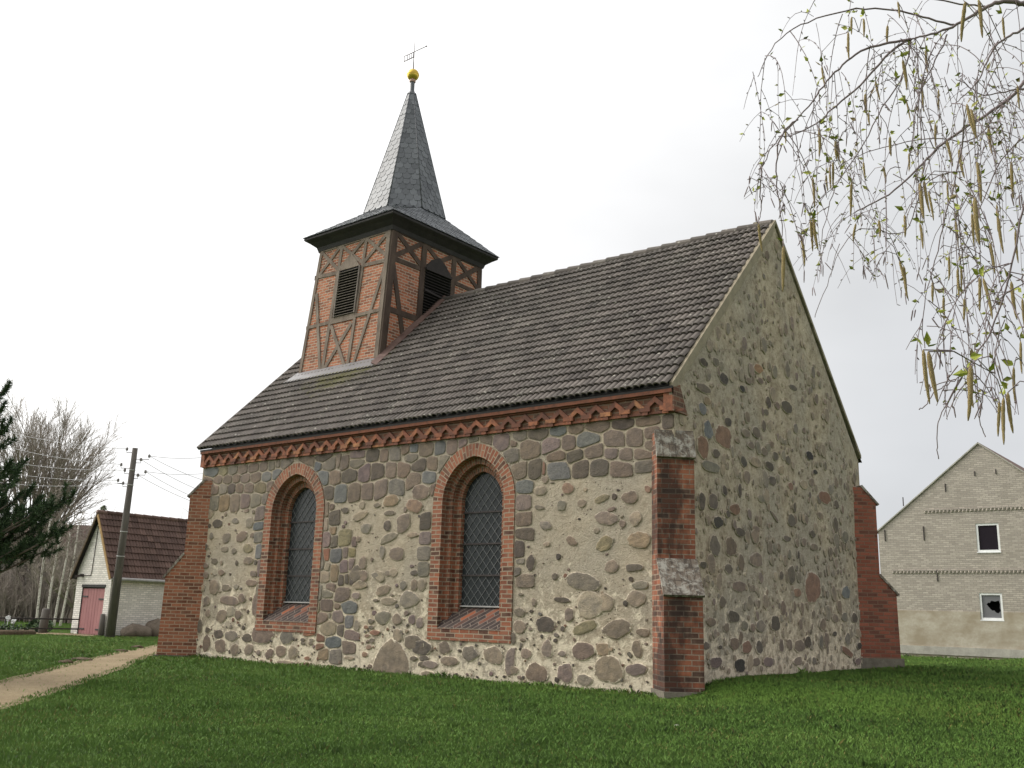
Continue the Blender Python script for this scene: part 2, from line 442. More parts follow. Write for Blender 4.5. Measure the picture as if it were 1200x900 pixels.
MAT['vane'] = simple('weather vane iron', lin(92, 84, 86), lin(116, 106, 108), 9, .6, .2)
MAT['verge'] = simple('verge mortar', lin(128, 119, 102), lin(150, 140, 120), 4, .95, .8, .02)
MAT['cap'] = None
def cap_mat():
    k = NT('lichened cap brick'); uv = k.uv(); p = k.geo()
    b = k.n('ShaderNodeTexBrick'); b.inputs['Scale'].default_value = 1; b.inputs['Brick Width'].default_value = .12; b.inputs['Row Height'].default_value = .28
    b.inputs['Mortar Size'].default_value = .008; b.offset = 0
    b.inputs['Color1'].default_value = lin(98, 88, 78); b.inputs['Color2'].default_value = lin(120, 108, 96); b.inputs['Mortar'].default_value = lin(84, 74, 66)
    k.l(uv, b.inputs['Vector'])
    n = k.noise(7, p, 6, .75, .5)
    c = k.mix(k.mr(n, .46, .58, 0, .8), b.outputs['Color'], lin(168, 164, 154))
    c = k.mix(k.mr(k.noise(9, k.mapping(p, loc=(5, 5, 5)), 5, .7), .5, .62, 0, .8), c, lin(70, 62, 56))
    k.color(c); k.rough(.9); k.bump(n, .015, .7); return k.m
MAT['cap'] = cap_mat()
def glass_mat(name, c=(.012, .015, .017, 1), rough=.12, spec=.5):
    k = NT(name); k.color(c); n = k.noise(3.5, k.geo(), 2)
    k.rough(rough); k.b.inputs['Specular IOR Level'].default_value = spec
    k.bump(n, .03, .25); return k.m
MAT['glass'] = glass_mat('old window glass', (.030, .034, .036, 1), .2, .14)
MAT['lead'] = simple('lead came', lin(98, 100, 100), lin(118, 120, 120), 8, .6, .1)
MAT['white_paint'] = simple('white painted frame', lin(222, 222, 222), lin(236, 236, 234), 6, .5, .1)
MAT['concrete'] = simple('pale concrete', lin(150, 146, 138), lin(176, 172, 162), 3, .9, .5)
MAT['plinth'] = simple('granite plinth', lin(98, 92, 82), lin(126, 120, 106), 6, .9, .7, .02)
MAT['door_red'] = simple('faded red door', lin(146, 100, 100), lin(162, 114, 112), 3, .8, .4, .006, (1, 1, .2))
MAT['barge'] = simple('ochre bargeboard', lin(150, 120, 80), lin(172, 142, 98), 5, .85, .3)
MAT['pole_wood'] = simple('weathered pole wood', lin(78, 74, 70), lin(104, 98, 92), 5, .9, .6, .01, (1, 1, .15))
MAT['porcelain'] = simple('insulator porcelain', lin(100, 92, 92), lin(150, 146, 146), 6, .4, 0)
MAT['wire'] = simple('aluminium wire', lin(150, 148, 152), lin(170, 168, 172), 4, .6, 0)
MAT['gutter'] = simple('zinc gutter', lin(150, 148, 146), lin(172, 170, 168), 4, .5, .2)
MAT['boulder'] = simple('brown boulder', lin(92, 82, 72), lin(122, 110, 98), 3, .9, .9, .03)
MAT['soil'] = simple('dark soil', lin(74, 62, 48), lin(100, 86, 68), 6, .95, .9, .03)
MAT['bark'] = simple('grey brown bark', lin(86, 76, 68), lin(112, 102, 92), 5, .9, .7, .01, (1, 1, .3))
MAT['twig_brown'] = simple('hazed brown twig', lin(132, 122, 112), lin(154, 144, 134), 3, .9, 0)  # lightened: distant haze put into the twig colour
MAT['twig_pale'] = simple('hazed bare twig', lin(128, 118, 108), lin(148, 138, 127), 3, .9, 0)  # haze of the distance painted into this colour too
MAT['twig_birch'] = simple('purple birch twig', lin(104, 90, 92), lin(128, 114, 114), 20, .7, 0)
def birch_bark():
    k = NT('birch bark'); p = k.obj()
    n = k.noise(9, k.mapping(p, scale=(.5, .5, 2.5)), 5, .7)
    c = k.mix(k.mr(n, .54, .62), lin(196, 190, 180), lin(56, 50, 46)); k.color(c); k.rough(.8); k.bump(n, .01, .6); return k.m
MAT['birch_bark'] = birch_bark()
def leafy(name, stops, rough=.7):
    k = NT(name); t = k.tint(); c = k.ramp(t.outputs['Alpha'], stops); k.color(c); k.rough(rough); k.b.inputs['Specular IOR Level'].default_value = .15
    return k
MAT['needle'] = leafy('pine needle', [(0, lin(36, 50, 34)), (.6, lin(60, 78, 54)), (1, lin(88, 106, 72))]).m
MAT['spruce'] = leafy('spruce needle', [(0, lin(70, 82, 58)), (1, lin(104, 116, 84))]).m
MAT['leaf'] = leafy('young birch leaf', [(0, lin(132, 138, 58)), (.6, lin(158, 164, 78)), (1, lin(122, 106, 80))]).m
def catkin_mat():
    k = NT('birch catkin'); p = k.obj(); t = k.tint()
    vo = k.n('ShaderNodeTexVoronoi'); vo.inputs['Scale'].default_value = 420; k.l(p, vo.inputs['Vector'])
    side = k.noise(60, p, 3)
    c = k.mix(k.mr(side, .35, .65), lin(184, 180, 96), lin(172, 152, 122))
    c = k.mix(k.mr(vo.outputs['Distance'], .2, .55), c, lin(134, 112, 78))
    k.color(c); k.rough(.8); k.bump(vo.outputs['Distance'], .002, .6); return k.m
MAT['catkin'] = catkin_mat()
# ------------------------------------------------------------------ ground
def sm(x, a, b):
    t = min(1, max(0, (x - a) / (b - a))); return t * t * (3 - 2 * t)
def gz(x, y):
    z = .30 * sm(x, -.25, .5) * sm(y, -.9, .9)
    z += .03 * mn.noise(Vector((x * .25, y * .25, 3.1))) * sm(math.hypot(x - 8.8, y + 15.6), 4, 10)
    r = math.hypot(x, y)
    z += .9 * sm(r, 90, 400)
    return z

def sheet(name, xs, ys, mat, dz=0, kind='structure'):
    vs = [(x, y, gz(x, y) + dz) for y in ys for x in xs]
    nx = len(xs)
    fs = [(j * nx + i, j * nx + i + 1, (j + 1) * nx + i + 1, (j + 1) * nx + i) for j in range(len(ys) - 1) for i in range(nx - 1)]
    b = MB(); b.add(vs, fs, smooth=True)
    return tag(b.build(name, mat), kind=kind)

def ground_mat():
    k = NT('meadow soil and moss'); p = k.geo()
    n1 = k.noise(.35, p, 4, .6); n2 = k.noise(3.5, p, 5, .7); n3 = k.noise(40, p, 3, .7)
    c = k.mix(k.mr(n2, .3, .7), lin(76, 102, 42), lin(92, 124, 52))
    c = k.mix(k.mr(n1, .4, .65, 0, .5), c, lin(84, 96, 46))
    c = k.mix(k.mr(n3, .4, .7, 0, .6), c, lin(46, 52, 26))
    k.color(c); k.rough(1); k.b.inputs['Specular IOR Level'].default_value = .05; k.bump(n3, .04, .8); return k.m
MAT['ground'] = ground_mat()
def axis(core0, core1, step, far):
    a = list(np.arange(core0, core1 + .001, step)); s = step
    lo = core0; hi = core1
    pre = []; post = []
    while lo > -far: s *= 1.35; lo -= s; pre.append(lo)
    s = step
    while hi < far: s *= 1.35; hi += s; post.append(hi)
    return pre[::-1] + a + post
sheet('ground', axis(-40, 16, .5, 900), axis(-18, 40, .5, 900), MAT['ground'])

def path_mat():
    k = NT('sandy path'); p = k.geo()
    n1 = k.noise(.8, p, 5, .65); n2 = k.noise(14, p, 5, .7); n3 = k.noise(70, p, 3, .7)
    c = k.mix(k.mr(n1, .35, .65), lin(124, 110, 88), lin(144, 130, 104))
    c = k.mix(k.mr(n2, .4, .7, 0, .6), c, lin(120, 104, 78))
    c = k.mix(k.mr(n3, .5, .7, 0, .5), c, lin(94, 82, 66))
    k.color(c); k.rough(1); k.b.inputs['Specular IOR Level'].default_value = .1; k.bump(n2, .02, .6); return k.m
MAT['path'] = path_mat()
PATH = [((16, -22.0), (17.5, -24.5)), ((9.5, -20.6), (11, -23.0)), ((3.5, -17.6), (6.6, -19.3)), ((-1.5, -13.7), (1.7, -14.9)), ((-4.89, -10.75), (-1.44, -11.92)), ((-8.58, -7.59), (-3.95, -9.6)), ((-11.4, -5.3), (-7.2, -6.9)), ((-14.22, -3.06), (-10.9, -3.9)), ((-18.0, .25), (-14.9, -.95)), ((-21.76, 3.57), (-18.2, 2.4)), ((-27, 8.2), (-21.5, 6.8)), ((-33, 13.5), (-26, 12.5))]
def path_pts(n=12):
    out = []
    for i in range(len(PATH) - 1):
        for k in range(n):
            t = k / n
            a = [Vector(PATH[i][q]).lerp(Vector(PATH[i + 1][q]), t) for q in (0, 1)]
            w = [mn.noise(Vector((a[q].x * .9, a[q].y * .9, 5 + q))) * .16 + mn.noise(Vector((a[q].x * 3, a[q].y * 3, 5 + q))) * .07 for q in (0, 1)]
            d = (a[1] - a[0]).normalized()
            out.append((a[0] + d * w[0], a[1] + d * w[1]))
    return out
PP = path_pts()
b = MB(); vs = []
for a0, a1 in PP:
    for k in range(7):
        q = a0.lerp(a1, k / 6)
        vs.append((q.x, q.y, gz(q.x, q.y) + .006 - .0 * k))
b.add(vs, [(i * 7 + k, i * 7 + k + 1, (i + 1) * 7 + k + 1, (i + 1) * 7 + k) for i in range(len(PP) - 1) for k in range(6)], smooth=True)
tag(b.build('path', MAT['path']), kind='structure')
# bare sand in front of the shed door
b = MB(); vs = [(-31.4, 5.2, gz(-31.4, 5.2) + .05)]
for k in range(24):
    t = 2 * math.pi * k / 24; r = 1 + .2 * mn.noise(Vector((math.cos(t) * 2, math.sin(t) * 2, 0)))
    x = -31.4 + 2.1 * r * math.cos(t); y = 5.2 + 1.0 * r * math.sin(t); vs.append((x, y, gz(x, y) + .008))
b.add(vs, [(0, k + 1, (k + 1) % 24 + 1) for k in range(24)], smooth=True)
tag(b.build('sandy_ground', MAT['path']), kind='structure')

# ------------------------------------------------------------------ church
L, W = 14.8, 9.4935
HE, HR, OV = 5.5123, 10.3478, .1426
YR = W / 2
church = tag(empty('church'), 'fieldstone village church with tiled roof and brick half-timbered tower', 'church')

PAL = dict(n=(118, 104, 93), g=(117, 111, 101), d=(86, 78, 71), b=(104, 106, 107), B=(98, 102, 105), p=(118, 103, 100), r=(122, 92, 77), R=(136, 94, 74), o=(134, 114, 90),
           y=(124, 116, 91), Y=(130, 121, 90), t=(146, 133, 115), m=(152, 142, 124), w=(204, 194, 174), D=(50, 47, 46), O=(146, 110, 78))
def stone(mb, P, u, v, w, h, code, e, rot, rng, mat, hgt, bright=1.0, outline=None, veil=0, veilc=(.4, .35, .26)):
    n = 26
    base = lin(*PAL[code]); j = rng.uniform(.84, 1.12) * bright
    c = [base[0] * j * rng.uniform(.96, 1.04), base[1] * j, base[2] * j * rng.uniform(.94, 1.06)]
    c = [c[i] * (1 - veil) + veilc[i] * veil for i in range(3)]        # lime wash left on the face
    ph = rng.uniform(0, 50); rr = math.radians(-rot); ca, sa = math.cos(rr), math.sin(rr)
    amp = .13 if e < 3.5 else .07
    out = []
    sx, sy = rng.uniform(-.12, .12), rng.uniform(-.12, .12)
    # an irregular split stone: a few uneven corners, lightly rounded
    nc_ = rng.randint(6, 9) if e < 3.5 else rng.randint(7, 9)
    cs_ = []
    for k in range(nc_):
        t = 2 * math.pi * (k + .5 + rng.uniform(-.28, .28)) / nc_
        cx, sy_ = math.cos(t), math.sin(t)
        qq = (abs(cx) ** e + abs(sy_) ** e) ** (-1 / e) * rng.uniform(.90, 1.14)
        cs_.append((qq * cx, qq * sy_))
    for _ in range(2):
        o_ = []
        for a in range(len(cs_)):
            p0, p1 = cs_[a], cs_[(a + 1) % len(cs_)]
            o_ += [(p0[0] * .78 + p1[0] * .22, p0[1] * .78 + p1[1] * .22), (p0[0] * .22 + p1[0] * .78, p0[1] * .22 + p1[1] * .78)]
        cs_ = o_
    if w * h > .2:            # the big pointed boulder
        cs_ = [(1, -1), (1.0, -.55), (.93, -.1), (.72, .32), (.45, .68), (.16, .93), (-.1, .98), (-.34, .78), (-.6, .42), (-.84, .0), (-.98, -.5), (-1, -1), (-.3, -1.08), (.4, -1.05)]
    n = len(cs_)
    for x, y in cs_:
        m_ = 1 + .10 * mn.noise(Vector((x * 2.6 + ph, y * 2.6, ph))) + .06 * mn.noise(Vector((x * 6 + ph, y * 6, ph)))
        x, y = x * m_ * 1.04, y * m_ * 1.04
        out.append((x, y))
    if outline:
        n = len(outline); ca, sa = 1, 0; out = [((a - u) / w, (b_ - v) / h) for a, b_ in outline]
    vs = []; cs = []; fs = []
    rings = ((1.0, -.012, 0.0), (.975, .55, .12), (.9, .95, .45), (.6, 1.0, 1.0))
    for s, hh, al in rings:
        for (x, y) in out:
            X, Y = x * w * s, y * h * s
            z = hh * hgt if hh > 0 else hh
            if hh > .5: z += (hgt * .35 + .004) * mn.noise(Vector((u + X * 7, v + Y * 7, ph)))
            vs.append(P(u + X * ca - Y * sa, v + X * sa + Y * ca, z)); cs.append((*c, al))
    vs.append(P(u, v, hgt * (1 + .3 * mn.noise(Vector((u * 5, v * 5, ph)))))); cs.append((*c, 1))
    for r in range(3):
        for k in range(n):
            fs.append((r * n + k, r * n + (k + 1) % n, (r + 1) * n + (k + 1) % n, (r + 1) * n + k))
    for k in range(n): fs.append((3 * n + k, 3 * n + (k + 1) % n, 4 * n))
    mb.add(vs, fs, mat=mat, c=cs, smooth=True)

def parse(t):
    out = []
    for s in t.split(';'):
        a, b_, c, d, e_, r = s.split()
        out.append((int(a) / 100, int(b_) / 100, int(c) / 1000, int(d) / 1000, e_[0], float(e_[1:]), float(r)))
    return out
LONG_STONES = parse("-348 383 206 135 b4 0;-365 419 226 192 n3 0;-317 418 220 203 d4 20;-300 415 50 121 r3 25;-263 416 269 166 b5 0;-209 414 189 157 d4 0;-166 413 207 142 d4 0;-115 408 244 139 n5 0;-69 409 172 112 g5 0;-296 395 75 73 n2 0;-277 388 49 19 d2 0;-306 374 142 73 t4 0;-240 374 128 98 r3 0;-352 353 168 161 p5 0;-308 340 113 40 d2 10;-253 341 96 85 g3 0;-205 343 90 77 n3 0;-159 350 166 76 y2 -12;-96 349 167 105 n3 -5;-350 317 170 147 n3 0;-291 304 139 85 g3 15;-148 312 224 125 p2 8;-113 301 61 64 n2 0;-85 310 122 122 t2 0;-347 290 195 112 d3 0;-359 262 111 145 d3 0;-327 232 100 156 d2 5;-229 272 133 76 n2 25;-153 265 186 117 y2 -30;-76 271 234 139 o2 0;-136 222 139 115 n3 0;-87 220 191 74 d2 4;-352 235 85 39 g2 0;-288 267 81 45 t2 0;-136 329 92 40 n2 -20;-170 290 61 50 n2 0;-58 363 57 74 r3 0;-360 214 59 65 g2 0;-267 205 64 63 d2 -30;-200 195 335 152 g2 8;-340 196 170 97 n3 0;-317 155 53 75 n2 -25;-249 161 202 47 d2 5;-150 157 165 142 t3 20;-232 133 113 118 n2 -15;-353 135 134 89 d3 0;-350 108 160 115 n3 0;-288 114 202 140 d3 0;-197 111 250 97 y2 -22;-126 110 285 145 n2 -12;-69 106 140 68 n2 0;-365 85 63 108 d3 0;-332 58 114 93 n3 0;-282 67 122 151 p2 0;-247 61 91 45 p3 0;-198 68 241 141 n3 0;-154 73 128 107 o3 0;-81 76 97 135 n2 -12;-306 23 244 170 n3 0;-238 27 148 154 p4 0;-194 16 151 88 g3 0;-141 39 265 193 t3 0;-83 41 215 98 p2 -8;-373 42 117 242 p3 10;-367 25 169 80 n2 0;-283 -7 185 77 p2 0;-194 -8 206 63 n2 0;-84 165 181 139 t2 0;-75 189 165 76 g2 0;-183 153 273 221 m2 0;-323 104 49 40 n2 0;-342 83 71 30 n2 0;-246 107 50 46 d2 30;-350 170 54 28 d2 0;-236 -5 163 38 d2 0;-300 1 68 26 n2 0;-974 441 222 213 b3 0;-928 440 204 178 n4 0;-878 442 269 168 d3 0;-825 443 216 212 p3 12;-781 443 245 210 d4 15;-738 445 185 200 n4 0;-696 443 212 198 n3 0;-651 449 217 128 d4 0;-665 416 229 187 n3 18;-619 420 172 148 b4 0;-953 404 243 178 d3 0;-904 403 225 183 b3 0;-857 404 219 197 n3 0;-813 403 192 171 n4 0;-767 407 215 231 n4 0;-717 404 256 189 g4 0;-639 390 245 163 n3 0;-992 472 112 132 b4 0;-954 472 257 131 g4 0;-903 470 226 154 n4 0;-856 470 255 128 g4 0;-605 393 70 110 n3 0;-957 365 121 184 n4 0;-934 369 72 64 n2 0;-957 328 133 143 t4 0;-923 341 166 150 d2 0;-884 359 105 71 d2 0;-828 368 91 85 t2 0;-831 344 271 92 t2 -15;-923 313 90 78 o2 0;-809 314 138 94 g3 0;-776 366 106 53 d2 0;-731 373 240 121 o3 0;-658 359 216 133 r3 15;-684 352 50 62 n2 0;-734 347 172 57 d2 0;-688 322 192 199 n3 0;-739 318 118 120 d2 8;-621 321 120 166 d4 0;-620 287 156 151 p4 0;-732 291 266 96 g2 -18;-657 295 153 51 t2 0;-951 292 204 165 p4 0;-914 285 118 117 d3 0;-880 292 231 170 y4 0;-845 283 102 99 p3 -30;-832 290 79 69 n2 0;-941 257 95 125 R3 0;-904 255 187 154 b4 0;-873 261 87 138 p3 0;-853 259 102 122 Y2 0;-751 259 86 155 g2 -12;-704 255 226 131 n3 0;-621 255 149 157 g4 0;-958 240 96 203 g4 0;-908 212 128 183 o4 0;-874 227 137 175 p3 0;-852 233 90 174 p3 0;-812 236 115 135 n3 0;-834 212 156 165 d3 18;-805 207 121 134 n3 0;-867 203 159 106 d3 -20;-711 213 115 87 t2 0;-624 221 149 163 g2 0;-755 206 160 102 t2 25;-934 228 83 93 t2 0;-944 206 190 108 t3 0;-913 182 150 85 n3 0;-879 164 236 168 n3 0;-877 199 138 137 d3 15;-846 206 136 142 d3 15;-817 207 115 103 n3 0;-958 166 98 145 g3 0;-927 164 161 79 g3 0;-927 140 221 137 n3 0;-890 138 99 64 n2 0;-852 136 222 140 b3 -20;-936 111 151 117 n3 10;-884 115 186 141 p3 0;-914 116 40 65 g2 0;-846 105 131 139 b4 0;-873 85 107 120 d3 0;-913 89 219 167 t3 0;-820 97 85 113 g3 0;-894 57 231 120 B5 0;-843 51 181 150 n3 0;-925 32 149 114 o3 0;-885 29 195 138 g3 0;-838 25 180 43 t2 0;-837 73 209 125 p2 0;-940 61 121 103 r3 0;-829 162 134 83 p2 0;-768 207 121 76 g2 20;-728 212 109 56 n2 0;-740 176 219 94 n3 -15;-722 152 216 74 t3 0;-678 186 97 92 g2 -30;-645 188 100 122 n3 0;-647 213 95 55 d3 0;-658 157 261 158 g5 0;-738 115 208 135 g3 0;-692 114 138 115 n3 0;-646 114 100 90 p3 0;-758 83 146 52 R4 0;-788 94 63 35 R4 0;-772 94 70 37 d4 0;-791 84 45 27 g3 0;-784 75 74 35 r3 0;-767 66 77 47 d3 0;-775 51 83 47 r4 0;-761 52 29 27 r2 0;-787 35 92 49 r3 0;-762 153 92 32 d2 0;-775 107 85 62 d2 15;-702 34 501 346 n2.6 0;-688 79 123 144 t2 -20;-637 67 263 136 d3 0;-636 34 102 47 d2 -10;-606 36 133 58 d3 0;-768 11 73 44 n2 0;-683 88 87 36 g2 0;-719 91 46 29 r2 0;-817 187 210 102 t2 0;-712 165 54 27 n2 0;-622 188 105 126 n3 0;-624 108 98 106 p3 0;-614 57 266 140 d3 0;-547 60 160 120 n2 0;-478 52 199 128 g3 0;-416 51 221 153 n5 0;-533 34 237 90 n2 0;-587 24 196 69 p2 0;-410 481 251 157 p4 0;-363 489 171 87 g4 0;-315 489 249 96 d3 0;-266 491 207 91 b4 0;-222 491 179 93 n4 0;-170 492 270 110 n4 0;-112 492 249 108 d4 0;-57 490 260 115 n4 0;-2 487 231 112 d4 0;29 484 94 120 n4 0;-337 459 287 182 n3 0;-282 463 231 160 p4 0;-239 463 169 176 n4 0;-191 467 273 146 b4 0;-135 461 263 180 n4 0;-83 462 223 177 n4 0;-380 448 209 174 g4 -20;-670 487 144 104 b4 0;-629 485 211 129 n4 0;-585 481 171 134 b4 0;-552 481 168 139 n4 0;-520 483 132 100 p4 0;-490 492 146 87 g3 0;-454 489 175 86 n3 0;-607 449 164 140 n4 0;-577 451 136 164 g4 0;-380 475 106 72 n3 0;-614 390 52 75 n3 0;-1436 486 283 93 b4 0;-1384 485 193 83 y4 0;-1343 485 203 86 g4 0;-1298 484 207 85 n4 0;-1251 484 233 89 n4 0;-1211 485 178 96 n4 0;-1176 484 137 95 g4 0;-1151 487 111 79 g4 0;-1405 464 195 103 n4 0;-1449 463 170 101 n4 0;-1363 461 204 102 n4 0;-1323 462 174 101 n4 0;-1284 459 210 107 n4 0;-1240 460 226 120 n4 0;-1195 458 201 111 b4 0;-1151 462 197 133 b4 0;-1422 437 252 141 n4 0;-1379 437 192 131 g4 0;-1341 435 161 130 d4 0;-1304 435 164 129 n4 0;-1266 433 195 144 n4 0;-1216 431 233 134 y3 0;-1173 431 174 133 n4 0;-1419 400 251 214 g4 0;-1366 401 217 203 o4 0;-1319 402 212 209 n3 0;-1275 403 213 183 p3 0;-1231 403 216 157 g3 0;-1187 403 187 117 g4 0;-918 477 109 148 n4 0;-1434 372 189 111 t4 0;-1209 363 181 168 p3 0;-1204 334 236 104 B5 0;-1200 305 179 131 g4 0;-1194 269 134 178 b4 0;-1190 229 77 176 p3 0;-1388 345 197 95 d3 0;-1311 349 131 72 g2 0;-1249 343 127 120 g3 0;-1342 305 163 129 d3 0;-1276 308 205 134 n3 0;-1437 286 163 87 d2 0;-1410 313 94 87 g2 15;-1346 277 156 68 d3 0;-1303 272 99 77 d3 0;-1247 277 171 104 y3 0;-1385 246 122 68 d3 0;-1240 246 182 89 n3 0;-1288 241 56 70 d2 0;-1354 242 53 57 n2 0;-1424 235 112 65 n3 0;-1418 210 111 78 n3 0;-1350 216 143 70 n2 0;-1213 213 101 54 n2 0;-1379 190 169 70 n3 0;-1219 190 213 81 n3 0;-1305 325 43 26 d2 0;-1356 369 53 58 n2 0;-1236 371 64 51 n2 0;-1266 375 70 36 n2 0;-1210 242 49 49 d2 0;-1438 260 45 65 g2 0;-1182 366 33 125 d3 0;-1378 179 181 175 n3 0;-1322 177 176 76 d3 0;-1282 180 92 62 g2 0;-1404 143 127 109 n3 0;-1305 145 349 98 n3 5;-1252 151 147 101 n2 20;-1193 136 121 226 n4 0;-1191 172 66 134 g4 0;-1392 111 92 97 n2 0;-1329 107 223 157 n2 -20;-1262 110 141 97 n3 0;-1423 77 117 150 d2 0;-1387 70 108 71 d2 0;-1287 81 60 54 d2 -30;-1254 86 63 35 d2 0;-1337 61 183 95 d4 0;-1282 59 246 117 g3 0;-1214 56 194 98 d3 0;-1157 65 364 188 n4 0;-1441 38 111 124 r2 0;-1386 35 163 211 n3 10;-1324 31 214 147 n3 0;-1263 25 140 121 n3 0;-1206 29 171 117 n3 -20;-1166 22 90 64 n2 0;-1129 18 95 89 n2 0;-1150 3 85 36 n2 0;-1432 175 161 85 t2 0;-1296 118 208 122 m2 0;-1379 4 238 94 w2 0;-1351 168 62 31 n2 0;-960 135 76 120 t4 0;-1061 65 220 167 g3 0;-1087 78 71 48 d2 0;-1121 22 126 109 n2 0;-1080 29 177 118 n3 0;-1036 29 159 134 t3 0;-1012 0 91 79 t2 0;-979 82 169 53 R5 0;-981 73 197 50 R5 0;-1003 59 80 39 d3 0;-1001 51 71 39 d3 0;-971 59 73 39 g3 0;-973 52 84 46 n3 0;-982 18 101 35 R5 0;-982 4 112 46 r5 0;-980 -6 139 42 r5 0;-1059 3 291 71 t2 0;-939 48 110 105 r2 0;-611 23 114 57 d2 0;-592 5 180 63 t2 0")
GABLE_STONES = parse("201 605 175 103 D3 0;284 601 116 70 D2 0;363 661 214 107 O2 0;114 568 291 86 d2 0;130 489 163 160 b3 0;193 485 295 202 r3 0;108 452 209 203 r3 0;162 448 151 85 d2 0;215 519 146 88 d2 0;506 602 272 146 d2 0;344 519 185 123 d2 0;383 539 105 115 d2 0;296 509 160 84 n2 0;381 483 170 82 n2 0;281 448 148 108 D2 0;317 486 162 85 n2 0;436 481 157 92 d2 0;502 482 134 90 d2 0;405 455 201 87 d3 0;417 425 173 86 d2 0;627 509 203 95 D2 0;655 475 126 59 D2 0;194 379 105 97 d2 0;260 386 77 125 d2 0;100 348 112 143 d3 0;146 352 174 131 d3 0;236 346 216 117 r3 0;206 334 106 67 d2 0;162 314 188 105 D3 0;359 380 165 68 g2 0;508 348 184 134 d2 0;512 424 124 85 r2 0;587 437 218 101 t2 0;708 420 354 148 r2 0;671 413 115 112 d2 0;618 417 89 62 d2 0;396 571 125 64 d2 0;410 596 127 128 d2 0;256 487 112 51 n2 0;139 419 350 102 g2 0;167 633 163 79 d2 0;116 621 156 77 d2 0;108 527 154 113 b2 0;128 546 141 76 o2 0;416 649 128 74 n2 0;316 624 137 71 n2 0;373 636 143 64 n2 0;546 655 216 59 d2 0;457 596 131 78 n2 0;465 454 150 89 t2 0;337 455 273 101 t2 0;632 447 169 89 n2 0;747 444 145 116 g2 0;779 411 136 102 d2 0;674 374 161 80 n2 0;422 349 216 36 n2 30;420 504 97 63 n2 0;551 561 118 103 g2 0;600 564 100 68 n2 0;702 721 109 68 n2 0;736 657 111 68 n2 0;774 671 101 69 n2 0;258 303 185 79 d2 0;147 269 200 179 d3 0;215 272 244 169 n3 0;625 329 155 78 d2 0;102 230 147 62 d2 0;203 228 160 83 d2 0;246 197 264 102 n2 0;500 231 190 172 d3 0;446 227 96 87 d2 0;612 207 422 282 r5 0;527 194 183 89 r3 0;813 204 260 138 b3 0;175 165 124 105 d3 0;219 139 208 98 d3 0;450 160 125 141 n2 0;509 164 80 132 n2 0;549 160 103 121 n2 0;408 128 194 137 d3 0;265 123 141 90 g2 0;339 122 202 111 g2 0;300 118 111 80 n2 0;188 118 125 80 n2 0;129 127 171 85 n2 0;107 85 116 67 d3 0;273 81 191 111 r3 0;329 81 148 110 d3 0;143 55 224 88 p3 0;241 48 210 112 D3 0;313 53 179 83 n2 0;369 52 205 88 p3 0;222 88 184 105 n2 0;573 90 177 120 d2 0;434 83 94 133 n2 0;476 85 126 97 n2 0;526 81 251 118 n2 0;648 90 131 144 g2 0;804 67 340 82 r2 15;886 80 154 71 D2 0;731 108 116 51 D2 0;861 146 178 103 d3 0;799 146 183 110 g2 0;739 143 176 86 n2 0;810 96 159 130 g2 0;881 109 192 112 t2 0;663 127 167 125 n2 0;828 338 190 153 g3 0;768 324 182 159 g2 0;632 299 199 73 n2 0;574 306 128 93 n2 0;537 301 93 92 n2 0;482 307 199 61 d2 0;328 252 310 134 n2 0;327 301 178 135 n2 0;871 43 190 88 p2 0;605 50 138 80 g2 0;513 51 228 97 n2 0;162 82 68 34 d2 0;328 315 178 58 n3 0;121 57 73 67 g2 0")

# window outline: pointed arch, o = offset inwards from the outer edge of the brick surround
WIN_A, WIN_SPRING, ARC_C, ARC_R = 1.14, 3.62, .10, 1.24
def win_path(o, zb, narc=22, njamb=14):
    """left jamb bottom -> apex -> right jamb bottom; list of (x, z, arc length on the band's middle)"""
    pts = []; s = 0
    R_ = ARC_R - o
    th1 = math.acos(-ARC_C / R_)
    left = []
    for k in range(njamb + 1):
        z = zb + (WIN_SPRING - zb) * k / njamb
        left.append((-(WIN_A - o), z, z - zb))
    l0 = WIN_SPRING - zb
    Rm = ARC_R - .14; tm = math.pi - math.acos(-ARC_C / Rm)
    for k in range(1, narc + 1):
        f = k / narc; t = math.pi - (math.pi - th1) * f
        left.append((ARC_C + R_ * math.cos(t), WIN_SPRING + R_ * math.sin(t), l0 + Rm * tm * f))
    tot = left[-1][2]
    right = [(-x, z, 2 * tot - q) for (x, z, q) in left[::-1][1:]]
    return left + right
WIN_ZB = .78
WINX = (-4.85, -10.73)

def in_window(u, v, o):
    for cx in WINX:
        x = abs(u - cx)
        if v < WIN_ZB or x > WIN_A - o: continue
        if v <= WIN_SPRING: return True
        if math.hypot(x + ARC_C, v - WIN_SPRING) < ARC_R - o: return True
    return False

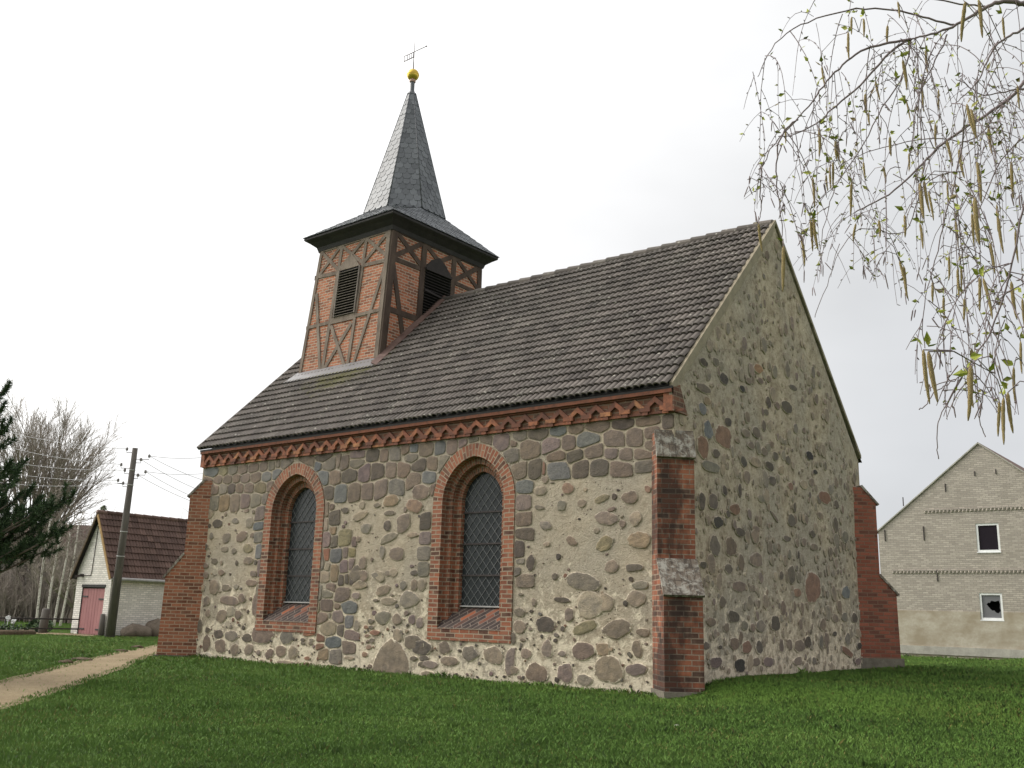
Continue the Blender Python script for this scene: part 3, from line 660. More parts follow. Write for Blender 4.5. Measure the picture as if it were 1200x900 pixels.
def wall_sheet(mb, P, outline, holes, step, mat, amp):
    """triangulated sheet with holes and a slightly uneven face"""
    us = [p[0] for p in outline]; vs_ = [p[1] for p in outline]
    pts = [Vector(p) for p in outline]; edges = [(i, (i + 1) % len(outline)) for i in range(len(outline))]
    for h in holes:
        b0 = len(pts); pts += [Vector(p) for p in h]; edges += [(b0 + i, b0 + (i + 1) % len(h)) for i in range(len(h))]
    def inside(poly, x, y):
        r = False; n = len(poly); j = n - 1
        for i in range(n):
            if (poly[i][1] > y) != (poly[j][1] > y) and x < (poly[j][0] - poly[i][0]) * (y - poly[i][1]) / (poly[j][1] - poly[i][1]) + poly[i][0]: r = not r
            j = i
        return r
    rr = random.Random(3)
    u = min(us) + step
    while u < max(us) - step * .4:
        v = min(vs_) + step
        while v < max(vs_) - step * .4:
            x, y = u + rr.uniform(-.3, .3) * step, v + rr.uniform(-.3, .3) * step
            if inside(outline, x, y) and not any(inside(h, x, y) for h in holes): pts.append(Vector((x, y)))
            v += step
        u += step
    vv, ee, ff, *_ = delaunay_2d_cdt(pts, edges, [], 0, 1e-5)
    fs = []
    for f in ff:
        cx = sum(vv[i][0] for i in f) / 3; cy = sum(vv[i][1] for i in f) / 3
        if inside(outline, cx, cy) and not any(inside(h, cx, cy) for h in holes):
            a, b_, c_ = (vv[i] for i in f)
            if (b_ - a).cross(c_ - a) < 0: f = (f[0], f[2], f[1])
            fs.append(tuple(f))
    P3 = [P(p[0], p[1], amp * (mn.noise(Vector((p[0] * .8, p[1] * .8, 1))) + .6 * mn.noise(Vector((p[0] * 3, p[1] * 3, 2)))) - amp * 1.1) for p in vv]
    mb.add(P3, fs, mat=mat, smooth=True)

PL = lambda u, v, h: (u, -h, v)
PG = lambda u, v, h: (h, u, v)
PN = lambda u, v, h: (-u, W + h, v)
PW = lambda u, v, h: (-L - h, -u, v)

# long wall
rng = random.Random(11)
mb = MB()
holes = []
for cx in WINX:
    h = [(cx + x, z) for x, z, q in win_path(.06, WIN_ZB)]
    holes.append(h)
wall_sheet(mb, PL, [(-L, -.5), (0, -.5), (0, 5.06), (-L, 5.06)], holes, .14, 0, .010)
placed = []
def squared(u, v):
    return v > (3.72 if u < -9.6 else 3.98) or (-9.66 < u < -8.35 and .25 < v < 3.5) or any(WIN_A - .02 < abs(u - c) < WIN_A + .34 and 1.9 < v < 4.0 for c in WINX)
allst = []
for (u, v, w, h, code, e_, rot) in LONG_STONES:
    if v > 4.98: v = 4.98 - h * .3
    if in_window(u, v, .12): continue
    allst.append([u, v, w, h, code, e_, rot])
# stones of the upper courses that the list left out
tries = 0
while tries < 9000:
    tries += 1
    u, v = rng.uniform(-L + .15, -.5), rng.uniform(4.02, 4.92)
    w, h = rng.uniform(.17, .27), rng.uniform(.12, .17)
    if in_window(u, v, -.10): continue
    if any(abs(u - s[0]) < (s[2] + w) * .72 and abs(v - s[1]) < (s[3] + h) * .72 for s in allst): continue
    allst.append([u, v, w, h, rng.choice('nnngdbp'), 4, 0])
def clip(poly, px, pz, nx, nz):
    """keep the side of the line through (px,pz) opposite to the normal (nx,nz)"""
    out = []
    for i in range(len(poly)):
        a, b_ = poly[i], poly[(i + 1) % len(poly)]
        da = (a[0] - px) * nx + (a[1] - pz) * nz; db = (b_[0] - px) * nx + (b_[1] - pz) * nz
        if da <= 0: out.append(a)
        if (da < 0) != (db < 0) and abs(da - db) > 1e-12:
            t = da / (da - db); out.append((a[0] + (b_[0] - a[0]) * t, a[1] + (b_[1] - a[1]) * t))
    return out
def cell(i):
    u, v, w, h, *_ = allst[i]; g = rng.uniform(.010, .018); k = 1.42
    poly = [(u - w * k, v - h * k), (u + w * k, v - h * k), (u + w * k, v + h * k), (u - w * k, v + h * k)]
    for j, s in enumerate(allst):
        if j == i or abs(s[0] - u) > 1.0 or abs(s[1] - v) > .9: continue
        dx, dz = s[0] - u, s[1] - v; d = math.hypot(dx, dz)
        if d < 1e-4: continue
        nx, nz = dx / d, dz / d
        # tilt the joint towards the flatter direction so that courses stay level
        ex, ez = dx / (w + s[2]), dz / (h + s[3])
        if abs(ex) > abs(ez) * 1.15: nx, nz = nx, nz * .35
        elif abs(ez) > abs(ex) * 1.15: nx, nz = nx * .35, nz
        m = math.hypot(nx, nz); nx /= m; nz /= m
        r1 = abs(nx) * w + abs(nz) * h; r2 = abs(nx) * s[2] + abs(nz) * s[3]; t = r1 / (r1 + r2)
        poly = clip(poly, u + dx * t - nx * g, v + dz * t - nz * g, nx, nz)
        if len(poly) < 3: return None
    for (px, pz, nx, nz) in ((0, 4.995, 0, 1), (-.02, 0, 1, 0), (-L + .02, 0, -1, 0)): poly = clip(poly, px, pz, nx, nz)
    for c in WINX:          # keep clear of the brick surrounds
        if abs(u - c) > 2.2: continue
        sg = 1 if u > c else -1
        if v < WIN_SPRING: poly = clip(poly, c + sg * (WIN_A + .02), 0, -sg, 0)
        else:
            ax, az = u - (c - sg * ARC_C), v - WIN_SPRING; m = math.hypot(ax, az)
            poly = clip(poly, c - sg * ARC_C + ax / m * (ARC_R + .025), WIN_SPRING + az / m * (ARC_R + .025), -ax / m, -az / m)
        if len(poly) < 3: return None
    if len(poly) < 3: return None
    for _ in range(2):      # round the corners
        o = []
        for a in range(len(poly)):
            p0, p1 = poly[a], poly[(a + 1) % len(poly)]
            o += [(p0[0] * .84 + p1[0] * .16, p0[1] * .84 + p1[1] * .16), (p0[0] * .16 + p1[0] * .84, p0[1] * .16 + p1[1] * .84)]
        poly = o
    cx = sum(p[0] for p in poly) / len(poly); cz = sum(p[1] for p in poly) / len(poly)
    ar = .5 * abs(sum(poly[a][0] * poly[(a + 1) % len(poly)][1] - poly[(a + 1) % len(poly)][0] * poly[a][1] for a in range(len(poly))))
    if ar < .006: return None
    ph = rng.uniform(0, 90)
    poly = [(cx + (a - cx) * (1 + .05 * mn.noise(Vector((a * 9, b_ * 9, ph)))), cz + (b_ - cz) * (1 + .05 * mn.noise(Vector((a * 9, b_ * 9, ph + 5))))) for a, b_ in poly]
    return cx, cz, poly
for i, (u, v, w, h, code, e_, rot) in enumerate(allst):
    if squared(u, v):
        c_ = cell(i)
        if c_ is None: continue
        stone(mb, PL, c_[0], c_[1], w, h, code, e_, 0, rng, 1, .007, 1.0, c_[2], rng.uniform(0, .14))
    else:
        stone(mb, PL, u, v, w * 1.14, h * 1.14, code, e_, rot, rng, 2, .009 + .018 * min(w, h), 1.0, None, rng.uniform(.04, .36))
    placed.append((u, v, max(w, h) * .9))
k = 0; tries = 0
while k < 260 and tries < 30000:                      # small chips and pebbles left showing between the big ones
    tries += 1
    u = rng.uniform(-L + .1, -.6); v = rng.uniform(.06, 4.0) if rng.random() < .45 else rng.uniform(.05, 1.3)
    r = rng.choice((.015, .02, .025, .03, .04, .055))
    if in_window(u, v, -.12): continue
    if v > 3.75 or mn.noise(Vector((u * .9, v * .9, 8))) < -.18 and v > 1.0: continue
    if any((u - a) ** 2 + (v - b_) ** 2 < (q + r) ** 2 for a, b_, q in placed): continue
    stone(mb, PL, u, v, r * rng.uniform(.8, 1.5), r * rng.uniform(.7, 1.2), rng.choice('ndddnrgtp'), 2, rng.uniform(-40, 40), rng, 1, .007)
    placed.append((u, v, r)); k += 1
mb.build('fieldstone_wall', [MAT['mortar'], MAT['stone'], MAT['stone_rough']], church)

# gable wall
mb = MB(); rng = random.Random(5)
TOPZ = HR - .04
def rake(y): return HE - .12 + (TOPZ - HE + .12) * (1 - abs(y - YR) / YR)
wall_sheet(mb, PG, [(0, -.5), (W, -.5), (W, HE - .12), (YR, TOPZ), (0, HE - .12)], [], .16, 0, .014)
placed = []
for (u, v, w, h, code, e_, rot) in GABLE_STONES:
    if not (.1 < u < W - .05): continue
    stone(mb, PG, u, v, w * 1.15, h * 1.15, code, e_, rot, rng, 1, .005 + .012 * min(w, h), 1.0, None, rng.uniform(0, .2), (.40, .35, .27)); placed.append((u, v, max(w, h)))
k = 0; tries = 0
while k < 760 and tries < 60000:
    tries += 1
    u = rng.uniform(.25, W - .2); v = rng.uniform(.3, 10)
    if v > rake(u) - .25 or rng.random() < sm(v, 3.5, 9) * .6: continue
    r = rng.choice((.03, .035, .04, .05, .05, .06, .07, .08, .1, .14))
    if any((u - a) ** 2 + (v - b_) ** 2 < ((q + r) * .85) ** 2 for a, b_, q in placed): continue
    stone(mb, PG, u, v, r * rng.uniform(.8, 1.2), r * rng.uniform(.9, 1.5), rng.choice('nnngggttnndpg'), 2, rng.uniform(-30, 30), rng, 1, .004 + .014 * r, .95, None, rng.uniform(.05, .5), (.42, .36, .27)); placed.append((u, v, r)); k += 1
mb.build('gable_wall', [MAT['mortar_grey'], MAT['stone_grey']], church)

# the two sides away from the road
for nm, P, out in (('north_wall', PN, [(0, -.5), (L, -.5), (L, HE - .1), (0, HE - .1)]), ('west_wall', PW, [(-W, -.5), (0, -.5), (0, HE - .12), (-YR, TOPZ), (-W, HE - .12)])):
    mb = MB(); wall_sheet(mb, P, out, [], .3, 0, .03); placed = []
    k = 0; tries = 0
    while k < 220 and tries < 8000:
        tries += 1
        u = rng.uniform(min(o[0] for o in out) + .3, max(o[0] for o in out) - .3); v = rng.uniform(.1, 5.2); r = rng.uniform(.06, .2)
        if any((u - a) ** 2 + (v - b_) ** 2 < ((q + r) * 1.1) ** 2 for a, b_, q in placed): continue
        stone(mb, P, u, v, r, r * rng.uniform(.7, 1.1), rng.choice('nngtdbp'), 2.5, 0, rng, 1, .02, .9); placed.append((u, v, r)); k += 1
    mb.build('fieldstone_wall' if nm == 'north_wall' else 'gable_wall', [MAT['mortar'], MAT['stone']], church)

# windows
PROF = [(0, .03), (0, -.016), (.28, -.016), (.28, .15), (.425, .15), (.425, .29), (.57, .29), (.57, .42)]
GLASS_O, GLASS_Y = .57, .40
def window(cx):
    mb = MB(); u = 0; lines = []
    for i, (o, d) in enumerate(PROF):
        if i: u += math.hypot(o - PROF[i - 1][0], d - PROF[i - 1][1])
        lines.append((o, d, u))
    base_u = lines[1][2]
    for i in range(len(lines) - 1):
        (o0, d0, u0), (o1, d1, u1) = lines[i], lines[i + 1]
        p0 = win_path(o0, WIN_ZB); p1 = win_path(o1, WIN_ZB)
        vs = []; fs = []; uv = []
        for a, b_ in zip(p0, p1):
            vs += [(cx + a[0], d0, a[1]), (cx + b_[0], d1, b_[1])]
        half = len(p0) // 2
        for k in range(len(p0) - 1):
            fs.append((2 * k, 2 * k + 2, 2 * k + 3, 2 * k + 1))
            q0, q1 = p0[k][2], p0[k + 1][2]
            uv.append(((u0 - base_u, q0), (u0 - base_u, q1), (u1 - base_u, q1), (u1 - base_u, q0)))
        mb.add(vs, fs, uv=uv)
    # breast wall below the sill
    w0 = WIN_A
    mb.box((cx, .06, WIN_ZB + .115 - .02), (2 * w0 - .004, .16, .25))
    win = mb.build('window', [MAT['brick']], church)
    s = MB()
    z0, z1 = WIN_ZB + .2, 1.44
    xi = WIN_A - .281
    s.add([(cx - xi, -.028, z0), (cx + xi, -.028, z0), (cx + xi, GLASS_Y + .01, z1), (cx - xi, GLASS_Y + .01, z1)], [(0, 1, 2, 3)], uv=[((0, 0), (2 * xi, 0), (2 * xi, .6), (0, .6))])
    s.build('sill', MAT['brick_sill'], win)
    s = MB(); gi = WIN_A - GLASS_O
    s.box((cx, GLASS_Y - .03, z1 + .012), (2 * gi - .01, .05, .03)); s.build('drip_strip', MAT['gutter'], win)
    g = MB(); pp = win_path(GLASS_O - .01, z1)
    g.add([(cx + x, GLASS_Y, z) for x, z, q in pp], [tuple(range(len(pp) - 1, -1, -1))]); g.build('glass', MAT['glass'], win)
    # leaded diamonds
    la = MB(); dx, dz = .205, .24
    R_ = ARC_R - GLASS_O
    def ok(x, z):
        if abs(x) > gi or z < z1: return False
        return z <= WIN_SPRING or math.hypot(abs(x) + ARC_C, z - WIN_SPRING) < R_
    for sgn in (-1, 1):
        c0 = -8
        for q in range(-30, 40):
            seg = []
            n = 160
            for k in range(n + 1):
                x = -gi + 2 * gi * k / n; z = z1 + (x * sgn / dx + q) * dz
                if ok(x, z): seg.append((x, z))
            if len(seg) > 3:
                a, b_ = seg[0], seg[-1]
                la.bar((cx + a[0], GLASS_Y - .008 - .002 * sgn, a[1]), (cx + b_[0], GLASS_Y - .008 - .002 * sgn, b_[1]), .011, .008, (0, 1, 0))
    la.build('lead_lattice', MAT['lead'], win)
    for z in (2.09, 2.75, 3.42):
        sb = MB(); sb.box((cx, GLASS_Y - .025, z), (2 * gi, .025, .035)); sb.build('saddle_bar', MAT['iron'], win)
    return win
for cx in WINX: window(cx)

# brick frieze under the eaves
mb = MB()
ZF = 5.01
mb.box((-L / 2, .06, (ZF + 5.5) / 2), (L - .004, .18, 5.5 - ZF), mat=1)
mb.box((-L / 2, -.02, 5.425), (L + .02, .22, .1), mat=0, col=(1, 1, 1, .4))
mb.box((-L / 2, -.0, 5.37 - .012), (L + .01, .13, .03), mat=0, col=(1, 1, 1, .3))
NU = 33; per = (L - .30) / NU
yb = -.03
for i in range(NU):
    x = -L + .15 + per * (i + .5)
    jt = random.uniform(-.012, .012)
    pk = 5.335 + jt; ft = 5.155 + jt
    t = .075
    for sg in (-1, 1):
        pts = [(x, yb, pk), (x + sg * per * .5, yb, ft), (x + sg * per * .5, yb, ft - t * 1.3), (x, yb, pk - t * 1.5)]
        if sg < 0: pts = pts[::-1]
        mb.prism(pts[::-1], (0, -.055 - random.uniform(0, .006), 0), mat=0, col=(1, 1, 1, random.random()))
for i in range(NU + 1):
    x = -L + .15 + per * i
    mb.box((x, yb - .03, 5.105 + random.uniform(-.005, .005)), (.235, .068, .08), mat=0, col=(1, 1, 1, random.random()))
    mb.box((x, yb - .026, 5.035), (.125, .058, .07), mat=0, col=(1, 1, 1, random.random() * .8))
    mb.box((x + per / 2, yb - .006, 5.035), (per * .7, .03, .045), mat=0, col=(1, 1, 1, random.random()))
# end blocks
mb.box((-.08, -.04, 5.2), (.20, .12, .34), mat=0, col=(1, 1, 1, .6))
mb.box((-L + .08, -.04, 5.2), (.16, .12, .36), mat=0, col=(1, 1, 1, .6))
# kneeler on the gable corner
mb.prism([(.012, -.10, 5.02), (.012, .42, 5.02), (.012, .30, 5.24), (.012, .14, 5.55), (.012, -.10, 5.47)], (.03, 0, 0), mat=1)
mb.build('brick_frieze', [MAT['brick_frieze'], MAT['brick_back']], church)

# diagonal buttresses
def buttress(cx, cy, ang, p1, p2, z2b, z2t, z1b, z1t, zg, plinth, mat, capd=.36):
    e0 = empty('buttress', (cx, cy, 0), ang); e0.parent = church
    h = .345
    ptop = p2 - capd
    prof = [(-.7, zg - .4), (p1 + .03, zg - .4), (p1, z2b), (p2, z2t), (p2, z1b), (ptop, z1t), (-.7, z1t)]
    m = MB(); m.prism([(x, -h, z) for x, z in prof][::-1], (0, 2 * h, 0))
    m.prism([(p1 - .1, -h * .96, z2b + .04), (p1 + .012, -h * .96, z2b + .02), (p1 + .012, -h * .96, z2b - .06), (p1 - .1, -h * .96, z2b - .06)], (0, 2 * h * .96, 0))
    m.build('pier', MAT[mat], e0)
    for (xa, za, xb, zb, nm) in ((p2, z2t, p1, z2b, 'c'), (ptop, z1t, p2, z1b, 'd')):
        c = MB(); d = Vector((xb - xa, 0, zb - za)).normalized(); nn = Vector((-d.z, 0, d.x))
        if nn.z < 0: nn = -nn
        A = Vector((xa, 0, za)) - d * .03; B = Vector((xb, 0, zb)) + d * .07; t = .055
        hh = h + .018
        c.prism([(q.x, -hh, q.z) for q in (A, B, B + nn * t, A + nn * t)], (0, 2 * hh, 0))
        c.build('weathering', MAT['cap'], e0)
    pl = MB(); pl.box((p1 / 2 - .3, 0, zg - .2 + plinth / 2), (p1 + .7 + .08, 2 * h + .06, .4 + plinth)); pl.build('plinth', MAT['plinth'], e0)
buttress(0, 0, math.radians(-45), .43, .03, 1.74, 2.30, 4.22, 4.64, .04, .08, 'brick_butt', .13)
buttress(-L, 0, math.radians(-135), .62, .20, 2.04, 2.62, 4.20, 4.62, 0, .03, 'brick_orange')
buttress(0, W, math.radians(45), .62, .22, 2.06, 2.48, 4.28, 4.68, .3, .22, 'brick_dull')
buttress(-L, W, math.radians(135), .62, .20, 2.04, 2.62, 4.20, 4.62, 0, .05, 'brick_dull')

# ------------------------------------------------------------------ tiled roof as real tiles
def tile_field(mb, O, U, V, length, slope, tw, nrow, mat=0, rng=random, lift=.04, amp=.028, skip=None):
    """pantiles: O lower left corner, U along the eave, V up the slope"""
    U = Vector(U).normalized(); V = Vector(V).normalized(); N = U.cross(V)
    nc = int(round(length / tw)); tw = length / nc; ch = slope / nrow
    us = [0, .07, .2, .32, .40, .46, .5, .57, .7, .82, .90, .96, 1.0]
    hs = [.55, .85, 1.0, .8, .35, .02, .30, .85, 1.0, .8, .35, .0, .25]
    for r in range(nrow):
        for c in range(nc):
            if skip and skip(O + U * ((c + .5) * tw) + V * ((r + .5) * ch)): continue
            z0 = rng.uniform(-.0025, .0025); sk = rng.uniform(-.004, .004); al = min(1, max(0, rng.gauss(.45 + .14 * mn.noise(Vector((r * 1.7, c * .02, 3))), .2)))
            if rng.random() < .03: al = rng.uniform(.9, 1.25)
            vs = []; cs = []
            for (t, lf) in ((-.06, lift), (1.0, .006)):
                for a, hgt in zip(us, hs):
                    vs.append(O + U * ((c + a) * tw) + V * ((r + t) * ch + sk * a) + N * (lf + hgt * amp + z0))
            for a, hgt in zip(us, hs):
                vs.append(O + U * ((c + a) * tw) + V * ((r - .055) * ch + sk * a) + N * (lift + hgt * amp + z0 - .028))
            n = len(us)
            fs = [(i, i + 1, n + i + 1, n + i) for i in range(n - 1)] + [(2 * n + i, 2 * n + i + 1, i + 1, i) for i in range(n - 1)]
            mb.add(vs, fs, mat=mat, c=(1, 1, 1, al))
rng = random.Random(21)
mb = MB()
SL = math.hypot(YR + OV, HR - HE)
Vs = Vector((0, YR + OV, HR - HE)).normalized()
tile_field(mb, Vector((-L - .08, -OV, HE)), (1, 0, 0), Vs, L + .05, SL - .02, .30, 22, rng=rng, lift=.055, amp=.05)
tile_field(mb, Vector((-.03, W + OV + .12, HE - .12)), (-1, 0, 0), (0, -Vs.y, Vs.z), L + .05, SL + .15, .30, 22, rng=rng)
# underlay so that no light falls through
for (y0, z0) in ((-OV, HE - .012), (W + OV + .1, HE - .11)):
    mb.add([(-L - .06, y0, z0), (-.04, y0, z0), (-.04, YR, HR - .02), (-L - .06, YR, HR - .02)], [(0, 1, 2, 3) if y0 < 0 else (3, 2, 1, 0)], mat=1)
mb.box((-L / 2, -OV + .07, HE - .045), (L + .06, .12, .05), mat=1)  # black strip painting the shadow line under the tile edge
roof = mb.build('roof', [MAT['tile'], MAT['board_black']], church)
# ridge tiles
mb = MB(); n = 36; pl_ = (L + .05) / n
for i in range(n):
    x0 = -L - .08 + i * pl_
    al = min(1, max(0, rng.gauss(.45, .2)))
    vs = []
    for (x, r) in ((x0 - .03, .135), (x0 + pl_, .12)):
        for k in range(9):
            t = math.radians(-15 + 210 * k / 8)
            vs.append((x, YR + r * 1.15 * math.cos(t), HR - .03 + r * math.sin(t) + rng.uniform(-.002, .002) + (.02 if x < x0 else 0)))
    fs = [(k, k + 1, 9 + k + 1, 9 + k) for k in range(8)] + [tuple(range(8, -1, -1)), tuple(range(9, 18))]
    mb.add(vs, fs, c=(1, 1, 1, al))
mb.build('ridge', MAT['tile'], roof)
vb = MB(); vb.bar((-L - .085, -OV - .02, HE + .035), (-L - .085, YR, HR + .035), .10, .07, (1, 0, 0), col=(1, 1, 1, .2)); vb.bar((-L - .085, W + OV + .1, HE - .08), (-L - .085, YR, HR + .03), .10, .07, (1, 0, 0), col=(1, 1, 1, .2))
vb.build('verge_tile', MAT['tile'], roof)
# mortar verge on the gable
mb = MB(); rng = random.Random(9)
for side in (0, 1):
    y0, y1 = (-.10, YR) if side == 0 else (W + .10, YR)
    z0, z1 = HE - .0, HR + .02
    n = 44; up = []; lo = []
    for k in range(n + 1):
        t = k / n; y = y0 + (y1 - y0) * t; z = z0 + (z1 - z0) * t
        wv = (.19 if side == 0 else .05) + .035 * mn.noise(Vector((t * 14, side, 0))) + .02 * rng.uniform(-1, 1)
        up.append((.0, y, z + .055)); lo.append((.0, y, z - wv * (1.0 if t < .96 else (1 - t) / .04 * .8 + .2)))
    for k in range(n):
        q = [up[k], up[k + 1], lo[k + 1], lo[k]]
        if side == 0: q = q[::-1]
        mb.prism([(-.05, p[1], p[2]) for p in q], (.085, 0, 0))
mb.build('verge', MAT['verge'], roof)

# ------------------------------------------------------------------ tower
tower = empty('tower', (0, 0, 0)); tower.parent = church
TB = (-13.99, -10.52, 2.32, 6.5); TT = (-13.55, -10.45, 2.5, 6.38); Z0, Z1 = 7.4, 12.0
def tl(z, i): return TB[i] + (TT[i] - TB[i]) * (z - 7.7) / 4.3
mb = MB()
def trect(z, g=0): return [(tl(z, 0) - g, tl(z, 2) - g, z), (tl(z, 1) + g, tl(z, 2) - g, z), (tl(z, 1) + g, tl(z, 3) + g, z), (tl(z, 0) - g, tl(z, 3) + g, z)]
vs = trect(Z0) + trect(Z1)
mb.add(vs, [(0, 1, 5, 4), (1, 2, 6, 5), (2, 3, 7, 6), (3, 0, 4, 7)])
mb.build('brick_infill', MAT['brick_tower'], tower)
def S(x, z, g=0): return (x, tl(z, 2) - g, z)
def E(y, z, g=0): return (tl(z, 1) + g, y, z)
def N_(x, z, g=0): return (x, tl(z, 3) + g, z)
def Wf(y, z, g=0): return (tl(z, 0) - g, y, z)
rng = random.Random(4)
tg = MB(); td = MB()
def beamS(a, b_, w=.105, m=None): (m or tg).bar(S(*a, .0), S(*b_, .0), w * rng.uniform(.9, 1.1), .05 + rng.uniform(0, .02), (0, -1, 0), col=(1, 1, 1, 1))
def beamE(a, b_, w=.125): td.bar(E(*a, .0), E(*b_, .0), w * rng.uniform(.9, 1.1), .05 + rng.uniform(0, .02), (1, 0, 0))
# south face
for a, b_ in (((-13.89, 7.75), (-13.47, 11.95)), ((-12.87, 7.9), (-12.54, 11.95)), ((-11.78, 7.9), (-11.48, 11.95))): beamS(a, b_, .12)
beamS((-13.5, 11.9), (-10.5, 11.9), .14)
beamS((-13.55, 11.05), (-12.64, 11.0)); beamS((-11.6, 11.0), (-10.55, 10.96))
beamS((-13.8, 9.47), (-12.72, 9.47)); beamS((-11.66, 9.49), (-10.62, 9.49))
beamS((-12.7, 9.49), (-11.68, 9.49), .17)
beamS((-13.5, 10.5), (-12.95, 8.0)); beamS((-10.58, 10.85), (-11.55, 8.0))
beamS((-12.66, 9.35), (-11.88, 8.0)); beamS((-11.78, 9.3), (-12.78, 8.05))
for x0, x1 in ((-13.48, -12.6), (-12.58, -11.55), (-11.52, -10.55)):
    beamS((x0, 11.85), (x1, 11.08), .10); beamS((x1, 11.85), (x0, 11.08), .10)
tg.prism([S(-12.52, 11.03, .0), S(-11.66, 11.03, .0), S(-12.08, 11.5, .0)], (0, -.035, 0))
# weathered face of the corner post
tg.bar(S(-10.62, 7.75), S(-10.56, 11.95), .15, .07, (0, -1, 0))
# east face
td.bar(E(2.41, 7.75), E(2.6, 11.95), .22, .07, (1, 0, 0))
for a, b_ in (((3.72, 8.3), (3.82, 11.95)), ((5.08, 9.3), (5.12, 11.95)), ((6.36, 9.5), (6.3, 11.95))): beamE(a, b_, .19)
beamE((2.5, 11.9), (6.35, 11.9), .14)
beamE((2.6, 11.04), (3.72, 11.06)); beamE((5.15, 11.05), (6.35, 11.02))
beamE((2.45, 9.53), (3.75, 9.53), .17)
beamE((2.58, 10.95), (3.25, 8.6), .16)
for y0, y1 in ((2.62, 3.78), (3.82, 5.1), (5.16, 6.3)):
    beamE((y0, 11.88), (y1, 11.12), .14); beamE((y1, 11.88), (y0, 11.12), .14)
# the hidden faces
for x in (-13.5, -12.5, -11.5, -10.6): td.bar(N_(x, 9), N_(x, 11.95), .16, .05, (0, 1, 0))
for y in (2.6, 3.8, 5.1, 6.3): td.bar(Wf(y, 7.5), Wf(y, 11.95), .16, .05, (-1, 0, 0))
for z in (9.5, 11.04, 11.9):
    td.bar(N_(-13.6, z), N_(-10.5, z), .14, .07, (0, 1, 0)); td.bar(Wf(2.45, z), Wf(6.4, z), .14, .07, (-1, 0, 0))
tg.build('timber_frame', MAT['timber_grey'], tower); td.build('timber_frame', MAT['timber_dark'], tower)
# louvred openings
lv = MB(); x0, x1, z0, z1 = -12.56, -11.68, 9.58, 11.02
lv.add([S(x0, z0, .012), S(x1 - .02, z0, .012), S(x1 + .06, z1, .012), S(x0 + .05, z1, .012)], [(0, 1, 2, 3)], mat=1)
for i in range(17):
    z = z0 + .03 + i * (z1 - z0 - .02) / 17
    o = .05 * (z - z0) / (z1 - z0)
    p = S((x0 + x1) / 2 + o, z, .05)
    lv.box(p, (x1 - x0 - .04, .07, .014), rot=Matrix.Rotation(math.radians(32), 3, 'X'))
for xa in (x0, x1):
    lv.bar(S(xa, z0, .035), S(xa + .05, z1, .035), .05, .07, (0, -1, 0))
lv.build('louvre', [MAT['louvre'], MAT['void']], tower)
lv = MB(); y0, y1, z0, z1 = 3.84, 5.02, 9.4, 11.15
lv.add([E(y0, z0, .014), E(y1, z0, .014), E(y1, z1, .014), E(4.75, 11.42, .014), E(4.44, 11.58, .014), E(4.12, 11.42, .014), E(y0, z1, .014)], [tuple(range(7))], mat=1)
for i in range(20):
    z = z0 + .05 + i * (z1 - z0) / 20
    lv.box(E(4.43, z, .045), (.07, y1 - y0 - .05, .014), rot=Matrix.Rotation(math.radians(32), 3, 'Y'))
lv.prism([E(y0, z1 - .02, .02), E(y1, z1 - .02, .02), E(4.72, 11.45, .02), E(4.44, 11.6, .02), E(4.14, 11.45, .02)], (.03, 0, 0))
lv.bar(E(y0 + .03, z1 - .04, .06), E(y1 - .03, z1 - .04, .06), .07, .08, (1, 0, 0))
lv.bar(E(y0 + .03, 10.45, .06), E(y1 - .03, 10.35, .06), .06, .07, (1, 0, 0))
lv.build('louvre', [MAT['louvre_dark'], MAT['void']], tower)
# flashings where tower meets roof
def roofz(y): return HE + (HR - HE) / (YR + OV) * (y + OV)
fl = MB()
n_ = Vector((0, -Vs.z, Vs.y))
ya = 2.06
A = [Vector((-14.2, ya, roofz(ya))) + n_ * .085, Vector((-10.36, ya, roofz(ya))) + n_ * .085, Vector((-10.48, 2.335, roofz(2.335) + .14)), Vector((-14.0, 2.335, roofz(2.335) + .14))]
fl.add([*A, *[p - n_ * .03 for p in A]], [(0, 1, 2, 3), (4, 5, 1, 0), (5, 6, 2, 1), (7, 4, 0, 3)])
fl.build('flashing', MAT['zinc'], tower)
fl = MB()
for i in range(10):
    y = 2.08 + i * .27; q = [Vector((-10.52, y, roofz(y))), Vector((-10.28, y, roofz(y))), Vector((-10.28, y + .275, roofz(y + .275))), Vector((-10.52, y + .275, roofz(y + .275)))]
    up = n_ * .088
    q = [p + up for p in q]; q[0] = q[0] + Vector((.03, 0, .10)); q[3] = q[3] + Vector((.03, 0, .10))
    fl.add([*q, *[p - n_ * .05 for p in q]], [(0, 1, 2, 3), (5, 6, 2, 1), (4, 5, 1, 0)])
fl.build('flashing', MAT['rust_flash'], tower)
# eaves
ev = MB()
OVH = .37
def er(z, g): return [(TT[0] - g, TT[2] - g, z), (TT[1] + g, TT[2] - g, z), (TT[1] + g, TT[3] + g, z), (TT[0] - g, TT[3] + g, z)]
rings = [er(11.86, .05), er(11.98, .09), er(12.10, .24), er(12.17, OVH - .02), er(12.19, OVH), er(12.25, OVH)]
vs = [p for r in rings for p in r]
fs = [(i * 4 + k, i * 4 + (k + 1) % 4, (i + 1) * 4 + (k + 1) % 4, (i + 1) * 4 + k) for i in range(len(rings) - 1) for k in range(4)]
ev.add(vs, fs); ev.build('eaves_board', MAT['board_black'], tower)
